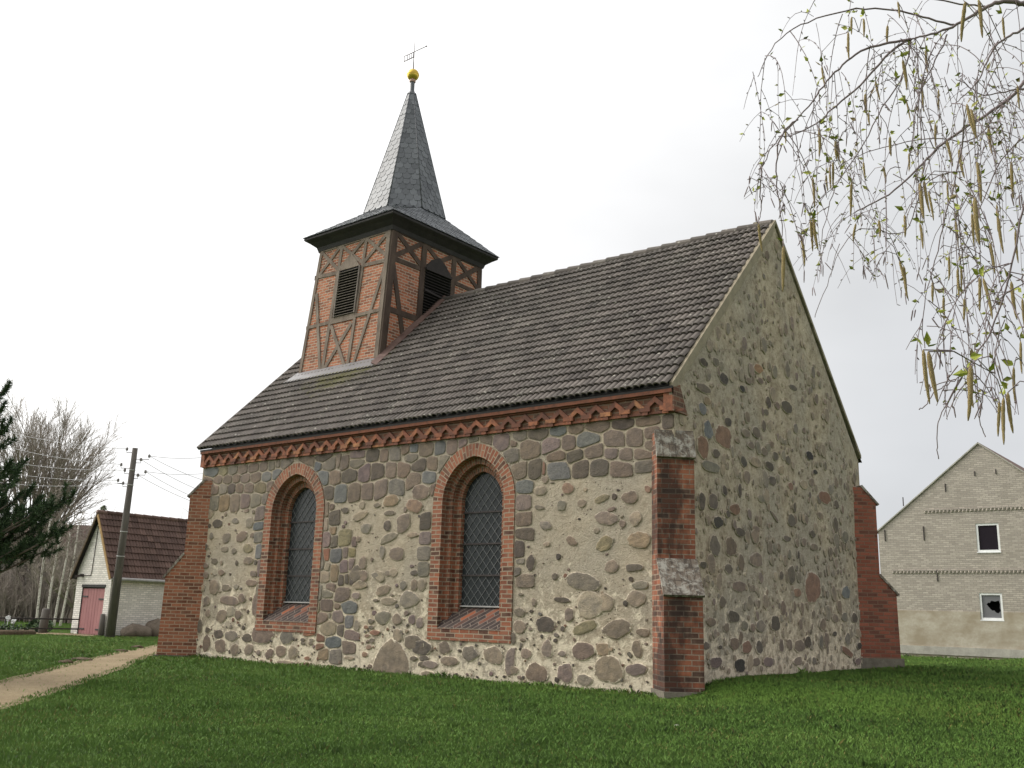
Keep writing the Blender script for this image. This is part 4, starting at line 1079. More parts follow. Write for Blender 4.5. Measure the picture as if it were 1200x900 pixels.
# slate skirt and spire
def slate_face(mb, A, B, C_, D_, nrow, sw, rng, lift=.014):
    """A,B lower edge, D_,C_ upper edge"""
    A, B, C_, D_ = map(Vector, (A, B, C_, D_))
    n = (B - A).cross(D_ - A) if (B - A).length > 1e-6 else (C_ - A).cross(D_ - A)
    n.normalize()
    for r in range(nrow):
        t0 = r / nrow - .03; t1 = (r + 1) / nrow
        a0, b0 = A.lerp(D_, max(t0, 0)), B.lerp(C_, max(t0, 0)); a1, b1 = A.lerp(D_, t1), B.lerp(C_, t1)
        w = ((b0 - a0).length + (b1 - a1).length) / 2
        nc = max(1, int(round(w / sw)))
        off = .5 if r % 2 else 0
        xs = [0] + [(k + off) / nc for k in range(1 - int(off * 2) , nc + 1) if 0 < (k + off) / nc < 1] + [1]
        for i in range(len(xs) - 1):
            f0, f1 = xs[i], xs[i + 1]
            if f1 - f0 < 1e-4: continue
            al = min(1, max(0, rng.gauss(.5, .22)))
            p = [a0.lerp(b0, f0), a0.lerp(b0, f1), a1.lerp(b1, f1), a1.lerp(b1, f0)]
            bw = p[1] - p[0]; hv = (p[3] - p[0]) * .3
            lf = lift * rng.uniform(.8, 1.3)
            g = .04
            vs = [p[0] + bw * (.22) + n * lf, p[1] - bw * .22 + n * lf, p[1] - bw * g + hv + n * (lf * .85), p[2] - bw * g + n * .002, p[3] + bw * g + n * .002, p[0] + bw * g + hv + n * (lf * .85)]
            low = [v - n * lf for v in vs]
            mb.add(vs + low, [(0, 1, 2, 3, 4, 5), (6, 7, 1, 0), (7, 8, 2, 1), (11, 6, 0, 5)], c=(1, 1, 1, al))
    mb.add([A - n * .004, B - n * .004, C_ - n * .004, D_ - n * .004] if (A - B).length > 1e-6 else [A - n * .004, C_ - n * .004, D_ - n * .004], [(0, 1, 2, 3)] if (A - B).length > 1e-6 else [(0, 1, 2)], c=(1, 1, 1, .1))
rng = random.Random(14)
SX, SY = -11.99, 4.44
SPR, SPZ = 1.30, 13.13
oc = [(SX + SPR * math.cos(math.radians(22.5 + 45 * k)), SY + SPR * math.sin(math.radians(22.5 + 45 * k)), SPZ) for k in range(8)]
eo = er(12.26, OVH + .03)       # SW, SE, NE, NW
sk = MB()
slate_face(sk, eo[0], eo[1], oc[6], oc[5], 9, .21, rng)      # S
slate_face(sk, eo[1], eo[2], oc[0], oc[7], 9, .21, rng)      # E
slate_face(sk, eo[2], eo[3], oc[2], oc[1], 9, .21, rng)
slate_face(sk, eo[3], eo[0], oc[4], oc[3], 9, .21, rng)
for cnr, i, j in ((eo[1], 6, 7), (eo[2], 0, 1), (eo[3], 2, 3), (eo[0], 4, 5)):
    slate_face(sk, cnr, cnr, oc[j], oc[i], 9, .21, rng)
sk.build('skirt_roof', MAT['slate'], tower)
sp = MB()
SZT, SRT = 17.55, .13
lo = [(SX + (SPR + .05) * math.cos(math.radians(22.5 + 45 * k)), SY + (SPR + .05) * math.sin(math.radians(22.5 + 45 * k)), SPZ - .02) for k in range(8)]
hi = [(SX + SRT * math.cos(math.radians(22.5 + 45 * k)), SY + SRT * math.sin(math.radians(22.5 + 45 * k)), SZT) for k in range(8)]
for k in range(8):
    k2 = (k + 1) % 8
    slate_face(sp, lo[k], lo[k2], hi[k2], hi[k], 23, .235, rng)
    sp.tube([lo[k], hi[k]], .022, 4, 0, (1, 1, 1, 0))
sp.add([*lo, *oc], [(k, (k + 1) % 8, 8 + (k + 1) % 8, 8 + k) for k in range(8)], c=(1, 1, 1, .05))
sp.lathe([(.16, SZT - .06), (.095, SZT + .05), (.075, SZT + .12), (.075, SZT + .42)], 12, (SX, SY, 0), col=(1, 1, 1, .35))
sp.build('spire', MAT['slate'], tower)
f = MB(); f.lathe([(.085, SZT + .40), (.105, SZT + .42), (.095, SZT + .50), (.05, SZT + .5)], 14, (SX, SY, 0)); f.build('collar', MAT['copper_pale'], tower)
f = MB(); zc = SZT + .67
f.lathe([(max(.001, .2 * math.sin(math.pi * k / 14)), zc - .2 * math.cos(math.pi * k / 14)) for k in range(15)], 24, (SX, SY, 0))
f.lathe([(.204, zc - .012), (.209, zc), (.204, zc + .012)], 24, (SX, SY, 0))
f.build('gilt_ball', MAT['gold'], tower)
f = MB()
f.tube([(SX, SY, zc + .18), (SX, SY, zc + 1.22)], [.018, .008], 6)
za = zc + .84
f.tube([(SX - .46, SY, za), (SX + .55, SY, za)], .013, 5)
f.tube([(SX - .46, SY, za - .19), (SX - .02, SY, za - .19)], .016, 5)
for q in (-.45, -.30, -.20, -.11, -.03): f.tube([(SX + q, SY, za), (SX + q, SY, za - .19)], .013, 4)
f.lathe([(.001, -.03), (.035, 0), (.001, .03)], 8, (SX + .55, SY, za))
f.build('weather_vane', MAT['vane'], tower)
# ------------------------------------------------------------------ big pale brick house on the right
HX0, HX1, HYF, HZB = -6.5, 2.56, 30.0, .28
HAX = (HX0 + HX1) / 2; HZE, HZA = 5.45, 9.12; HDEP = 15
house = tag(empty('brick_house', (HAX, HYF, HZB)), 'tall pale brick house with broken lower gable window beyond the church', 'house')
def hp(x, z, y=0.0): return (x - HAX, y, z - HZB)
HWIN = [(-1.88, 4.44, .92, 1.22), (-1.97, 1.62, .90, 1.12)]      # centre x, sill z, width, height
mb = MB()
outl = [(HX0 - HAX, -.4), (HX1 - HAX, -.4), (HX1 - HAX, HZE - HZB), (0, HZA - HZB), (HX0 - HAX, HZE - HZB)]
hol = [[(x - w / 2 - HAX, z - HZB), (x + w / 2 - HAX, z - HZB), (x + w / 2 - HAX, z + h - HZB), (x - w / 2 - HAX, z + h - HZB)] for x, z, w, h in HWIN]
wall_sheet(mb, lambda u, v, h: (u, 0, v), outl, hol, .9, 0, 0)
for xa in (HX0 - HAX, HX1 - HAX):
    mb.add([(xa, 0, -.4), (xa, HDEP, -.4), (xa, HDEP, HZE - HZB), (xa, 0, HZE - HZB)], [(0, 1, 2, 3)])
mb.add([(HX0 - HAX, HDEP, -.4), (HX1 - HAX, HDEP, -.4), (HX1 - HAX, HDEP, HZE - HZB), (0, HDEP, HZA - HZB), (HX0 - HAX, HDEP, HZE - HZB)], [(0, 1, 2, 3, 4)])
for h in hol:      # reveals
    a = [(p[0], 0, p[1]) for p in h]; c_ = [(p[0], .12, p[1]) for p in h]
    mb.add(a + c_, [(k, (k + 1) % 4, 4 + (k + 1) % 4, 4 + k) for k in range(4)])
mb.build('wall', MAT['brick_pale'], house)
def render_mat():
    k = NT('stained plinth render'); p = k.obj()
    n = k.noise(.9, k.mapping(p, scale=(1, 1, 1.6)), 5, .6); n2 = k.noise(12, p, 4)
    c = k.mix(k.mr(n, .38, .62), lin(180, 172, 158), lin(150, 138, 119))
    c = k.mix(k.mr(n2, .4, .7, 0, .4), c, lin(150, 140, 122)); k.color(c); k.rough(.95); k.bump(n2, .01, .4); return k.m
MAT['plinth_render'] = render_mat()
mb = MB(); mb.box((0, .02, .62), (HX1 - HX0 + .04, .08, 2.05)); 
mb2 = MB()
pr = mb.build('plinth_render', MAT['plinth_render'], house)
# cut the window out of the plinth by building it in pieces around the opening
bpy.data.objects.remove(pr, do_unlink=True)
mb = MB(); x, z, w, h = HWIN[1]; xl, xr = x - w / 2 - HAX, x + w / 2 - HAX; top = 1.68; zs = z - HZB
mb.box(((HX0 - HAX - .02 + xl) / 2, .0, (top - .4) / 2), (xl - HX0 + HAX + .02, .05, top + .4))
mb.box(((HX1 - HAX + .02 + xr) / 2, .0, (top - .4) / 2), (HX1 - HAX + .02 - xr, .05, top + .4))
mb.box(((xl + xr) / 2, .0, (zs - .4) / 2 - .002), (xr - xl, .05, zs + .4))
mb.build('plinth_render', MAT['plinth_render'], house)
mb = MB(); mb.box((0, -.03, .02), (HX1 - HX0 + .1, .1, .34)); mb.build('footing', MAT['concrete'], house)
# saw-tooth brick bands
for z, xa, xb in ((6.22 + .03, -4.45, HX1 - 2.2), (3.62, -6.0, HX1 - .5)):
    mb = MB(); n = int((xb - xa) / .16)
    for i in range(n):
        xx = xa + (i + .5) * .16 - HAX
        mb.box((xx, -.015, z - HZB), (.085, .085, .085), rot=Matrix.Rotation(math.radians(45), 3, 'Z'))
        mb.box((xx + .08, .015, z - HZB), (.07, .02, .085), mat=1)
    mb.box(((xa + xb) / 2 - HAX, -.01, z - HZB + .075), (xb - xa, .05, .05))
    mb.build('dentil_band', [MAT['brick_pale'], MAT['board_black']], house)
# roof
mb = MB(); th = .06
for sg, xe in ((-1, HX0 - HAX), (1, HX1 - HAX)):
    A = Vector((xe + sg * .10, -.04, HZE - HZB - .10 * (HZA - HZE) / 4.53)); R_ = Vector((0, -.04, HZA - HZB + .01)); e_ = Vector((0, HDEP + .1, 0))
    mb.prism([A, R_, R_ + Vector((0, 0, th)), A + Vector((0, 0, th))], e_)
mb.build('roof', MAT['tile_shed'], house)
mb = MB()
for sg, xe in ((-1, HX0 - HAX), (1, HX1 - HAX)):
    A = Vector((xe, -.05, HZE - HZB - .06)); R_ = Vector((0, -.05, HZA - HZB - .06))
    mb.bar(A + Vector((0, 0, .09)), R_ + Vector((0, 0, .09)), .05, .05, (0, 1, 0))
mb.build('verge', MAT['concrete'], house)
for i, (x, z, w, h) in enumerate(HWIN):
    f = MB(); fw = .085
    cx, cz = x - HAX, z + h / 2 - HZB
    for (px, pz, sx, sz) in ((cx - w / 2 + fw / 2, cz, fw, h), (cx + w / 2 - fw / 2, cz, fw, h), (cx, cz - h / 2 + fw * .6, w - 2 * fw, fw * 1.2), (cx, cz + h / 2 - fw / 2, w - 2 * fw, fw)):
        f.box((px, .06, pz), (sx - .002, .07, sz))
    fo = f.build('window', MAT['white_paint'], house)
    s_ = MB(); s_.box((cx, .0, z - HZB - .012), (w + .03, .07, .03)); s_.build('sill', MAT['white_paint'], fo)
    g = MB(); xa, xb, za, zb = cx - w / 2 + fw, cx + w / 2 - fw, cz - h / 2 + fw, cz + h / 2 - fw
    if i == 0:
        g.add([(xa, .075, za), (xb, .075, za), (xb, .075, zb), (xa, .075, zb)], [(0, 1, 2, 3)])
        g.build('glass', MAT.setdefault('glass_house', glass_mat('dark house glass', (.02, .016, .022, 1), .1)), fo)
    else:       # lower pane is smashed: a jagged hole into the dark room
        hole = [(.23, .60), (.33, .68), (.40, .66), (.50, .76), (.70, .72), (.90, .77), (.95, .60), (.92, .44), (.97, .34), (.84, .22), (.72, .24), (.62, .34), (.50, .33), (.36, .46)]
        ringi = [(xa + (xb - xa) * a, .075, za + (zb - za) * b_) for a, b_ in hole]
        mx, mz = (sum(c[0] for c in ringi) / len(hole), sum(c[2] for c in ringi) / len(hole)); ringo = []
        n = len(hole)
        for c in ringi:
            ex, ez = c[0] - mx, c[2] - mz
            m = min((((xb if ex > 0 else xa) - mx) / ex) if abs(ex) > 1e-6 else 1e9, (((zb if ez > 0 else za) - mz) / ez) if abs(ez) > 1e-6 else 1e9)
            ringo.append((mx + ex * m, .075, mz + ez * m))
        for cnr in ((xa, za), (xb, za), (xb, zb), (xa, zb)):       # keep the pane's corners square
            k = min(range(n), key=lambda j: math.hypot(ringo[j][0] - cnr[0], ringo[j][2] - cnr[1])); ringo[k] = (cnr[0], .075, cnr[1])
        g.add(ringo + ringi, [(k, (k + 1) % n, n + (k + 1) % n, n + k) for k in range(n)])
        g.build('broken_glass', MAT.setdefault('glass_pale', glass_mat('pale house glass', (.16, .16, .17, 1), .25)), fo)  # lower pane in a paler grey than the upper
    d_ = MB(); d_.box((cx, .45, cz), (w + .3, .6, h + .3)); 
    # dark room behind
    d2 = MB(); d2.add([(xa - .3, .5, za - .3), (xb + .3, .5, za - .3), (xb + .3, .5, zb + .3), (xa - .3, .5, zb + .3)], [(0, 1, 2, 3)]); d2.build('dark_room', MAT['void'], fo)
for x, z, l in ((-3.45 + .0, 7.1, .36), (-4.55 + .05, 5.0, .62), (-6.2, 5.0, .5), (-4.05, 3.22, .5), (-2.2, 7.72, .2), (-1.35, 7.75, .2), (-5.3, 6.55, .4)):
    a = MB(); a.bar(hp(x, z, -.02), hp(x, z + l, -.02), .035, .04, (0, -1, 0)); a.build('wall_anchor', MAT['iron'], house)
# run-off stains on the wall below the anchors are thin dirt films with their own outline
def film(name, mat, pts, y, parent):
    m = MB(); m.add([hp(x, z, y) for x, z in pts], [tuple(range(len(pts)))]); return m.build(name, mat, parent)

# ------------------------------------------------------------------ small whitewashed shed on the left
SX0, SX1, SYF, SDEP = -32.72, -29.92, 6.2, 6.5
SAX = (SX0 + SX1) / 2; SZE, SZA = 2.62, 5.0
shed = tag(empty('brick_shed', (SAX, SYF, 0)), 'small whitewashed brick shed with faded red double door and tiled roof', 'shed')
def sx(x): return x - SAX
mb = MB()
dx0, dx1, dzt = sx(-32.18), sx(-30.34), 1.93
gl = [(sx(SX0), -.3), (dx0, -.3), (dx0, dzt), (dx1, dzt), (dx1, -.3), (sx(SX1), -.3), (sx(SX1), SZE), (0, SZA), (sx(SX0), SZE)]
wall_sheet(mb, lambda u, v, h: (u, 0, v), gl, [], .8, 0, 0)
for xa in (sx(SX0), sx(SX1)): mb.add([(xa, 0, -.3), (xa, SDEP, -.3), (xa, SDEP, SZE), (xa, 0, SZE)], [(0, 1, 2, 3)])
mb.add([(sx(SX0), SDEP, -.3), (sx(SX1), SDEP, -.3), (sx(SX1), SDEP, SZE), (0, SDEP, SZA), (sx(SX0), SDEP, SZE)], [(0, 1, 2, 3, 4)])
mb.build('wall', MAT['brick_white'], shed)
d = MB(); nb = 8; wd = (dx1 - dx0) / nb
for i in range(nb):
    g = .012 if i != nb // 2 else .03
    d.box((dx0 + (i + .5) * wd, .07, dzt / 2 - .02), (wd - g, .05, dzt - .06))
d.add([(dx0, .11, 0), (dx1, .11, 0), (dx1, .11, dzt), (dx0, .11, dzt)], [(0, 1, 2, 3)], mat=1)
door = d.build('door', [MAT['door_red'], MAT['void']], shed)
for (xx, zz, sg) in ((dx0 + .22, 1.55, 1), (dx1 - .22, 1.45, 1), (dx0 + .22, .22, 1), (dx1 - .22, .22, 1)):
    h = MB(); h.box((xx, .032, zz), (.5, .02, .06)); h.build('hinge', MAT['iron'], door)
li = MB(); li.box(((dx0 + dx1) / 2, .03, dzt + .06), (dx1 - dx0 + .08, .1, .11)); li.build('lintel', MAT['board_black'], shed)
mb = MB(); rng = random.Random(31)
ov = .22
sv = Vector((-(sx(SX1) + ov), 0, SZA - SZE + (SZA - SZE) * ov / sx(SX1))).normalized()
sl = math.hypot(sx(SX1) + ov, (SZA - SZE) * (1 + ov / sx(SX1)))
ez = SZE - (SZA - SZE) * ov / sx(SX1) + .05
tile_field(mb, Vector((sx(SX1) + ov, -.18, ez)), (0, 1, 0), sv, SDEP + .3, sl, .30, 10, rng=rng, lift=.05)
tile_field(mb, Vector((-(sx(SX1) + ov), SDEP + .12, ez)), (0, -1, 0), (-sv.x, 0, sv.z), SDEP + .3, sl, .30, 10, rng=rng, lift=.05)
for sg in (-1, 1):
    A = (sg * (sx(SX1) + ov), -.16, ez - .02); B = (sg * (sx(SX1) + ov), SDEP + .1, ez - .02)
    mb.add([A, B, (0, SDEP + .1, SZA + .03), (0, -.16, SZA + .03)], [(0, 1, 2, 3)], mat=1)
for i in range(16):
    y0 = -.2 + i * .43
    mb.tube([(0, y0 - .02, SZA + .06), (0, y0 + .43, SZA + .05)], [.11, .1], 8, 0, (1, 1, 1, rng.random()))
mb.build('roof', [MAT['tile_shed'], MAT['board_black']], shed)
for sg in (-1, 1):
    bb = MB(); bb.bar((sg * (sx(SX1) + ov), -.2, ez - .04), (0, -.2, SZA), .11, .04, (0, 1, 0))
    bb.build('bargeboard', MAT['barge'] if sg > 0 else MAT['soil'], shed)  # left board in dark soil colour, its shaded underside painted in
gu = MB()
gx = sx(SX1) + ov + .06
gu.tube([(gx, -.1, ez - .02), (gx, SDEP, ez - .05)], .065, 8); gu.build('gutter', MAT['gutter'], shed)
dp = MB(); dp.tube([(gx, .1, ez - .05), (sx(SX1) + .06, .12, ez - .3), (sx(SX1) + .06, .12, .1)], .04, 6); dp.build('downpipe', MAT['gutter'], shed)
la = MB(); la.box((sx(-32.25), -.06, 2.42), (.12, .12, .12)); la.bar((sx(-32.25), -.1, 2.42), (sx(-32.38), -.3, 2.36), .12, .1, (0, 0, 1)); la.build('lamp', MAT['iron'], shed)
cb = MB(); cb.tube([(sx(-32.2), -.02, 2.42), (sx(-31.6), -.02, 2.42), (sx(-31.55), -.02, 2.6), (sx(-31.45), -.02, 4.5)], .016, 4); cb.build('cable', MAT['iron'], shed)

# ------------------------------------------------------------------ utility pole
pb = at(123.5, 747, 44.0); pb.z = 0
PB = Vector((-28.75, 5.75, -.2))
pole = tag(empty('utility_pole', (PB.x, PB.y, 0)), 'leaning grey wooden utility pole in front of the shed', 'utility pole')
ptop = at(158.5, 525, (PB - CAM_POS).dot(_F) * 1.0 + 1.2)
pt = ptop - Vector((PB.x, PB.y, 0))
m = MB(); m.tube([(0, 0, -.3), tuple(pt * .5), tuple(pt)], [.19, .14, .105], 12); m.build('pole', MAT['pole_wood'], pole)
for f, r_ in ((.42, .158), (.55, .148), (.80, .128), (.88, .122)):
    m = MB(); c_ = pt * f; m.tube([c_ - pt.normalized() * .02, c_ + pt.normalized() * .02], [r_, r_], 12); m.build('metal_band', MAT['gutter'], pole)
pu = pt.normalized()
sidev = Vector((.78, .62, 0))
INS = [(-1, .33, .985), (1, .62, .95), (1, .30, .93), (-1, .48, .90), (-1, .30, .87), (1, .55, .865), (1, .26, .845), (-1, .52, .815), (-1, .30, .80)]
ipos = []
for sg, off, f in INS:
    c_ = pt * f; q = c_ + sidev * (sg * off)
    m = MB(); m.tube([c_ - Vector((0, 0, .08)), q - Vector((0, 0, .08)), q + Vector((0, 0, .02))], .014, 5, mat=1)
    m.lathe([(.03, 0), (.06, .02), (.045, .06), (.055, .09), (.03, .13), (.001, .14)], 10, tuple(q), mat=0)
    m.build('insulator', [MAT['porcelain'], MAT['iron']], pole)
    ipos.append(q + Vector((PB.x, PB.y, .07)))
D0 = (PB - CAM_POS).dot(_F)
def wire(a, b_, sag, label):
    m = MB(); n = 22; pts = []
    for k in range(n + 1):
        t = k / n; p = a.lerp(b_, t); p.z -= sag * 4 * t * (1 - t); pts.append(p)
    m.tube(pts, .010, 4); tag(m.build('overhead_wire', MAT['wire']), label, 'wire', 'overhead wires on the pole')
leftp = [i for i, q in enumerate(INS) if q[0] < 0]
for n_, i in enumerate(leftp):
    yend = (468, 487, 513, 530, 552)[min(n_, 4)]
    wire(ipos[i], at(-60, (496, 512, 535, 548, 566)[n_] - 12, D0 + 10), .35, ('topmost', 'second from top', 'middle', 'second from bottom', 'lowest')[n_] + ' of the wires running left from the pole' if len(leftp) == 5 else ('topmost', 'second', 'third', 'lowest')[n_] + ' of the wires running left from the pole')
rightp = [i for i, q in enumerate(INS) if q[0] > 0]
ends = [(300, 566), (330, 590), (300, 520), (300, 542)]
order = [0, 1, 2, 3]
for n_, i in enumerate(rightp):
    wire(ipos[i], at(300, (574, 593, 602, 606)[n_], D0 + 6), .30, ('topmost', 'second', 'third', 'lowest')[n_] + ' of the wires dropping right from the pole towards the church')
for n_, i in enumerate((rightp[0], rightp[2])):
    wire(ipos[i], at(300, (516, 536)[n_], D0 + 25), .5, ('upper', 'lower')[n_] + ' of the two wires rising right from the pole behind the church')

# ------------------------------------------------------------------ rail fence, posts, boulders
fence = tag(empty('rail_fence', (-30, 3.6, 0)), 'low thin iron rail fence in front of the shed', 'fence')
def on_ground(px, py):
    d = (_F + _R * ((px - 600) / FOCAL) - _U * ((py - 450) / FOCAL)); t = -CAM_POS.z / d.z; p = CAM_POS + d * t; return Vector((p.x, p.y, 0))
fa, fb = Vector((-33.0, -2.2, 0)), Vector((-30.6, 5.4, 0))
for hgt in (.62, .24):
    m = MB(); m.tube([fa - Vector((-30, 3.6, 0)) + Vector((0, 0, hgt)), fb - Vector((-30, 3.6, 0)) + Vector((0, 0, hgt))], .032, 6); m.build('rail', MAT['iron'], fence)
for t in (.02, .34, .66):
    p = fa.lerp(fb, t) - Vector((-30, 3.6, 0)); m = MB(); m.tube([p + Vector((0, 0, -.1)), p + Vector((0, 0, .66))], .025, 6); m.build('post', MAT['iron'], fence)
def post(px, d, w, h, label, mat, lean=0):
    p = at(px, 740, d); 
    m = MB(); vs = []
    m.tube([(0, 0, -.2), (lean * .5, 0, h * .5), (lean, 0, h)], [w * 1.1, w, w * .9], 9)
    m.lathe([(w * .9, h), (w * .5, h + .03), (.001, h + .035)], 9, (lean, 0, 0))
    o = m.build('wooden_post', mat); o.location = (p.x, p.y, 0); tag(o, label, 'post'); return o
post(50, 40.5, .17, .98, 'thick dark weathered stump post below the birches', MAT['pole_wood'], .05)
post(118.5, 40.0, .11, .84, 'short dark post at the foot of the utility pole', MAT['pole_wood'])

def blob(name, loc, size, mat, label, cat, seed, rz=0, group=None, amp=.22):
    m = MB(); vs = []; nu, nv = 20, 12
    for j in range(nv + 1):
        ph = math.pi * j / nv
        for i in range(nu):
            t = 2 * math.pi * i / nu
            d = Vector((math.sin(ph) * math.cos(t), math.sin(ph) * math.sin(t), math.cos(ph)))
            r = 1 + amp * mn.noise(d * 1.3 + Vector((seed, 0, 0))) + amp * .4 * mn.noise(d * 3.5 + Vector((seed, 5, 0)))
            vs.append((d.x * r * size[0], d.y * r * size[1], d.z * r * size[2]))
    m.add(vs, [(j * nu + i, (j + 1) * nu + i, (j + 1) * nu + (i + 1) % nu, j * nu + (i + 1) % nu) for j in range(nv) for i in range(nu)], smooth=True)
    o = m.build(name, mat); o.location = loc; o.rotation_euler = (0, 0, rz); return tag(o, label, cat, group)
gb = at(160, 736, 40.2); blob('boulder', (gb.x, gb.y, .16), (.62, .4, .34), MAT['boulder'], 'long flat boulder against the shed wall beside the pole', 'boulder', 1.3, 1.2)
gb = at(184, 733, 40.9); blob('boulder', (gb.x, gb.y, .24), (.46, .5, .46), MAT['boulder'], 'round dark boulder by the brick buttress at the shed wall', 'boulder', 7.1)
for i, (px, py, s) in enumerate(((143, 764, .28), (161, 759, .26), (95, 774, .36), (78, 777, .22))):
    p = on_ground(px, py)
    blob('soil_clod', (p.x, p.y, .02), (s * .7, s * .4, .05), MAT['soil'], ('dark soil clod along the path edge nearest the stump end', 'dark soil clod at the path edge nearest the church buttress', 'long low soil clod at the middle of the far path edge', 'smallest low soil clod on the far path edge towards the left')[i], 'soil clod', i * 3.7, .6, 'soil clods along the path edge', .4)
# flower bed with a white ornament far left
p = at(9, 744, 38.0)
fb_ = tag(empty('flower_bed', (p.x, p.y, 0)), 'low dark round flower bed with small white blooms at the left edge', 'flower bed')
m = MB(); m.lathe([(.95, -.1), (1.0, .12), (.9, .2), (.8, .16), (.001, .14)], 22); m.build('rim', MAT['soil'], fb_)
def leaf_cloud(mb, c, rad, n, size, rng, droop=0):
    for i in range(n):
        while True:
            d = Vector((rng.uniform(-1, 1), rng.uniform(-1, 1), rng.uniform(-1, 1)))
            if d.length < 1: break
        p = Vector(c) + Vector((d.x * rad[0], d.y * rad[1], d.z * rad[2]))
        a = Vector((rng.gauss(0, 1), rng.gauss(0, 1), rng.gauss(0, .7))).normalized(); b_ = a.orthogonal().normalized(); b_ = (Matrix.Rotation(rng.uniform(0, 6.28), 3, a) @ b_)
        s = size * rng.uniform(.6, 1.3)
        mb.add([p - a * s, p + b_ * s * .45, p + a * s, p - b_ * s * .45], [(0, 1, 2, 3)], c=(1, 1, 1, rng.random()))
rng = random.Random(77)
m = MB(); leaf_cloud(m, (0, 0, .25), (.8, .8, .18), 260, .07, rng); m.build('foliage', MAT['needle'], fb_)
for (xx, yy, zz) in ((-.15, 0, .62), (.12, .1, .5)):
    m = MB(); leaf_cloud(m, (xx, yy, zz), (.08, .08, .1), 40, .05, rng); m.tube([(xx, yy, .2), (xx, yy, zz)], .012, 4); m.build('white_flowers', MAT['white_paint'], fb_)

# ------------------------------------------------------------------ trees
def branching(mb, p, d, length, rad, depth, rng, P):
    """recursive bare limb; P: dict(seg, kids, spread, up, shrink, wob)"""
    n = max(3, int(length / P['seg'])); pts = [p.copy()]; rs = [rad]
    dd = d.normalized(); q = p.copy()
    for i in range(n):
        dd = (dd + Vector((rng.gauss(0, 1), rng.gauss(0, 1), rng.gauss(0, 1))) * P['wob'] + Vector((0, 0, P['up']))).normalized()
        q = q + dd * (length / n); pts.append(q.copy()); rs.append(rad * (1 - .75 * (i + 1) / n))
    mb.tube(pts, [max(r, P['rmin']) for r in rs], 6 if depth > 2 else (4 if depth > 0 else 3), cap=False)
    if depth == 0: return
    for k in range(P['kids']):
        f = rng.uniform(P.get('f0', .25), 1.0); i = min(len(pts) - 2, int(f * (len(pts) - 1)))
        base = pts[i].lerp(pts[i + 1], rng.random())
        ax = (pts[i + 1] - pts[i]).normalized(); o = ax.orthogonal().normalized(); o = Matrix.Rotation(rng.uniform(0, 6.283), 3, ax) @ o
        a = math.radians(rng.uniform(*P['spread']))
        nd = ax * math.cos(a) + o * math.sin(a)
        branching(mb, base, nd, length * rng.uniform(*P['shrink']) * (1.15 - .5 * f), max(rs[i] * .6, P['rmin']), depth - 1, rng, P)

def bare_tree(loc, h, trunk_h, label, seed, limbs, mat, trunk_mat, P, name='bare_tree', cat='tree', group=None, trad=.3, fan=(10, 55), limb_len=(.6, .9), depth=3, lean=(0, 0)):
    rng = random.Random(seed)
    t = tag(empty(name, loc), label, cat, group)
    m = MB(); pts = [(lean[0] * f * trunk_h + .05 * math.sin(f * 5 + seed), lean[1] * f * trunk_h + .04 * math.cos(f * 4 + seed), -.2 + (trunk_h + .2) * f) for f in [k / 8 for k in range(9)]]
    m.tube(pts, [trad * (1.25 - .55 * k / 8) if k else trad * 1.5 for k in range(9)], 9); m.build('trunk', trunk_mat, t)
    c = MB(); top = Vector(pts[-1])
    for i in range(limbs):
        a = math.radians(rng.uniform(*fan)); az = 2 * math.pi * (i + rng.random() * .7) / limbs
        d = Vector((math.sin(a) * math.cos(az), math.sin(a) * math.sin(az), math.cos(a)))
        b0 = top if P.get('top') else Vector(pts[rng.randint(3, 8)])
        branching(c, b0 - Vector((0, 0, rng.uniform(0, .3))), d, (h - trunk_h) * rng.uniform(*limb_len), trad * .5, depth, rng, P)
    c.build('crown', mat, t)
    return t
wp = dict(seg=.7, kids=8, spread=(12, 40), up=.05, shrink=(.42, .68), wob=.05, rmin=.008, top=True)
p = at(14, 745, 66); bare_tree((p.x, p.y, 0), 14.8, 3.0, 'large pale pollard tree with fan of bare upright branches', 3, 15, MAT['twig_pale'], MAT['bark'], wp, trad=.34, fan=(2, 52), depth=3)
p = at(84, 745, 60); bare_tree((p.x, p.y, 0), 5.2, 1.0, 'lower bushy bare tree close behind the shed gable', 8, 13, MAT['twig_brown'], MAT['bark'], dict(wp, kids=5), trad=.3, fan=(5, 60), depth=3)
bp = dict(seg=.5, kids=5, spread=(20, 50), up=.03, shrink=(.35, .6), wob=.08, rmin=.010)
for i, (px, h, ln, lab) in enumerate(((40, 9.2, .02, 'leftmost white birch trunk in the row beside the shed'), (53, 8.6, .03, 'second white birch trunk in the row, directly behind the stump post'), (63, 8.0, .05, 'thinnest white birch trunk, third in the row beside the shed'), (70, 8.8, .09, 'white birch nearest the shed door, leaning right'))):
    p = at(px, 742, 50 + i); bare_tree((p.x, p.y, 0), h, h * .62, lab, 20 + i, 9, MAT['twig_brown'], MAT['birch_bark'], bp, 'birch_tree', 'birch', 'birches beside the shed', .05, (20, 60), (.35, .6), 2, (ln * .45, ln * .35))
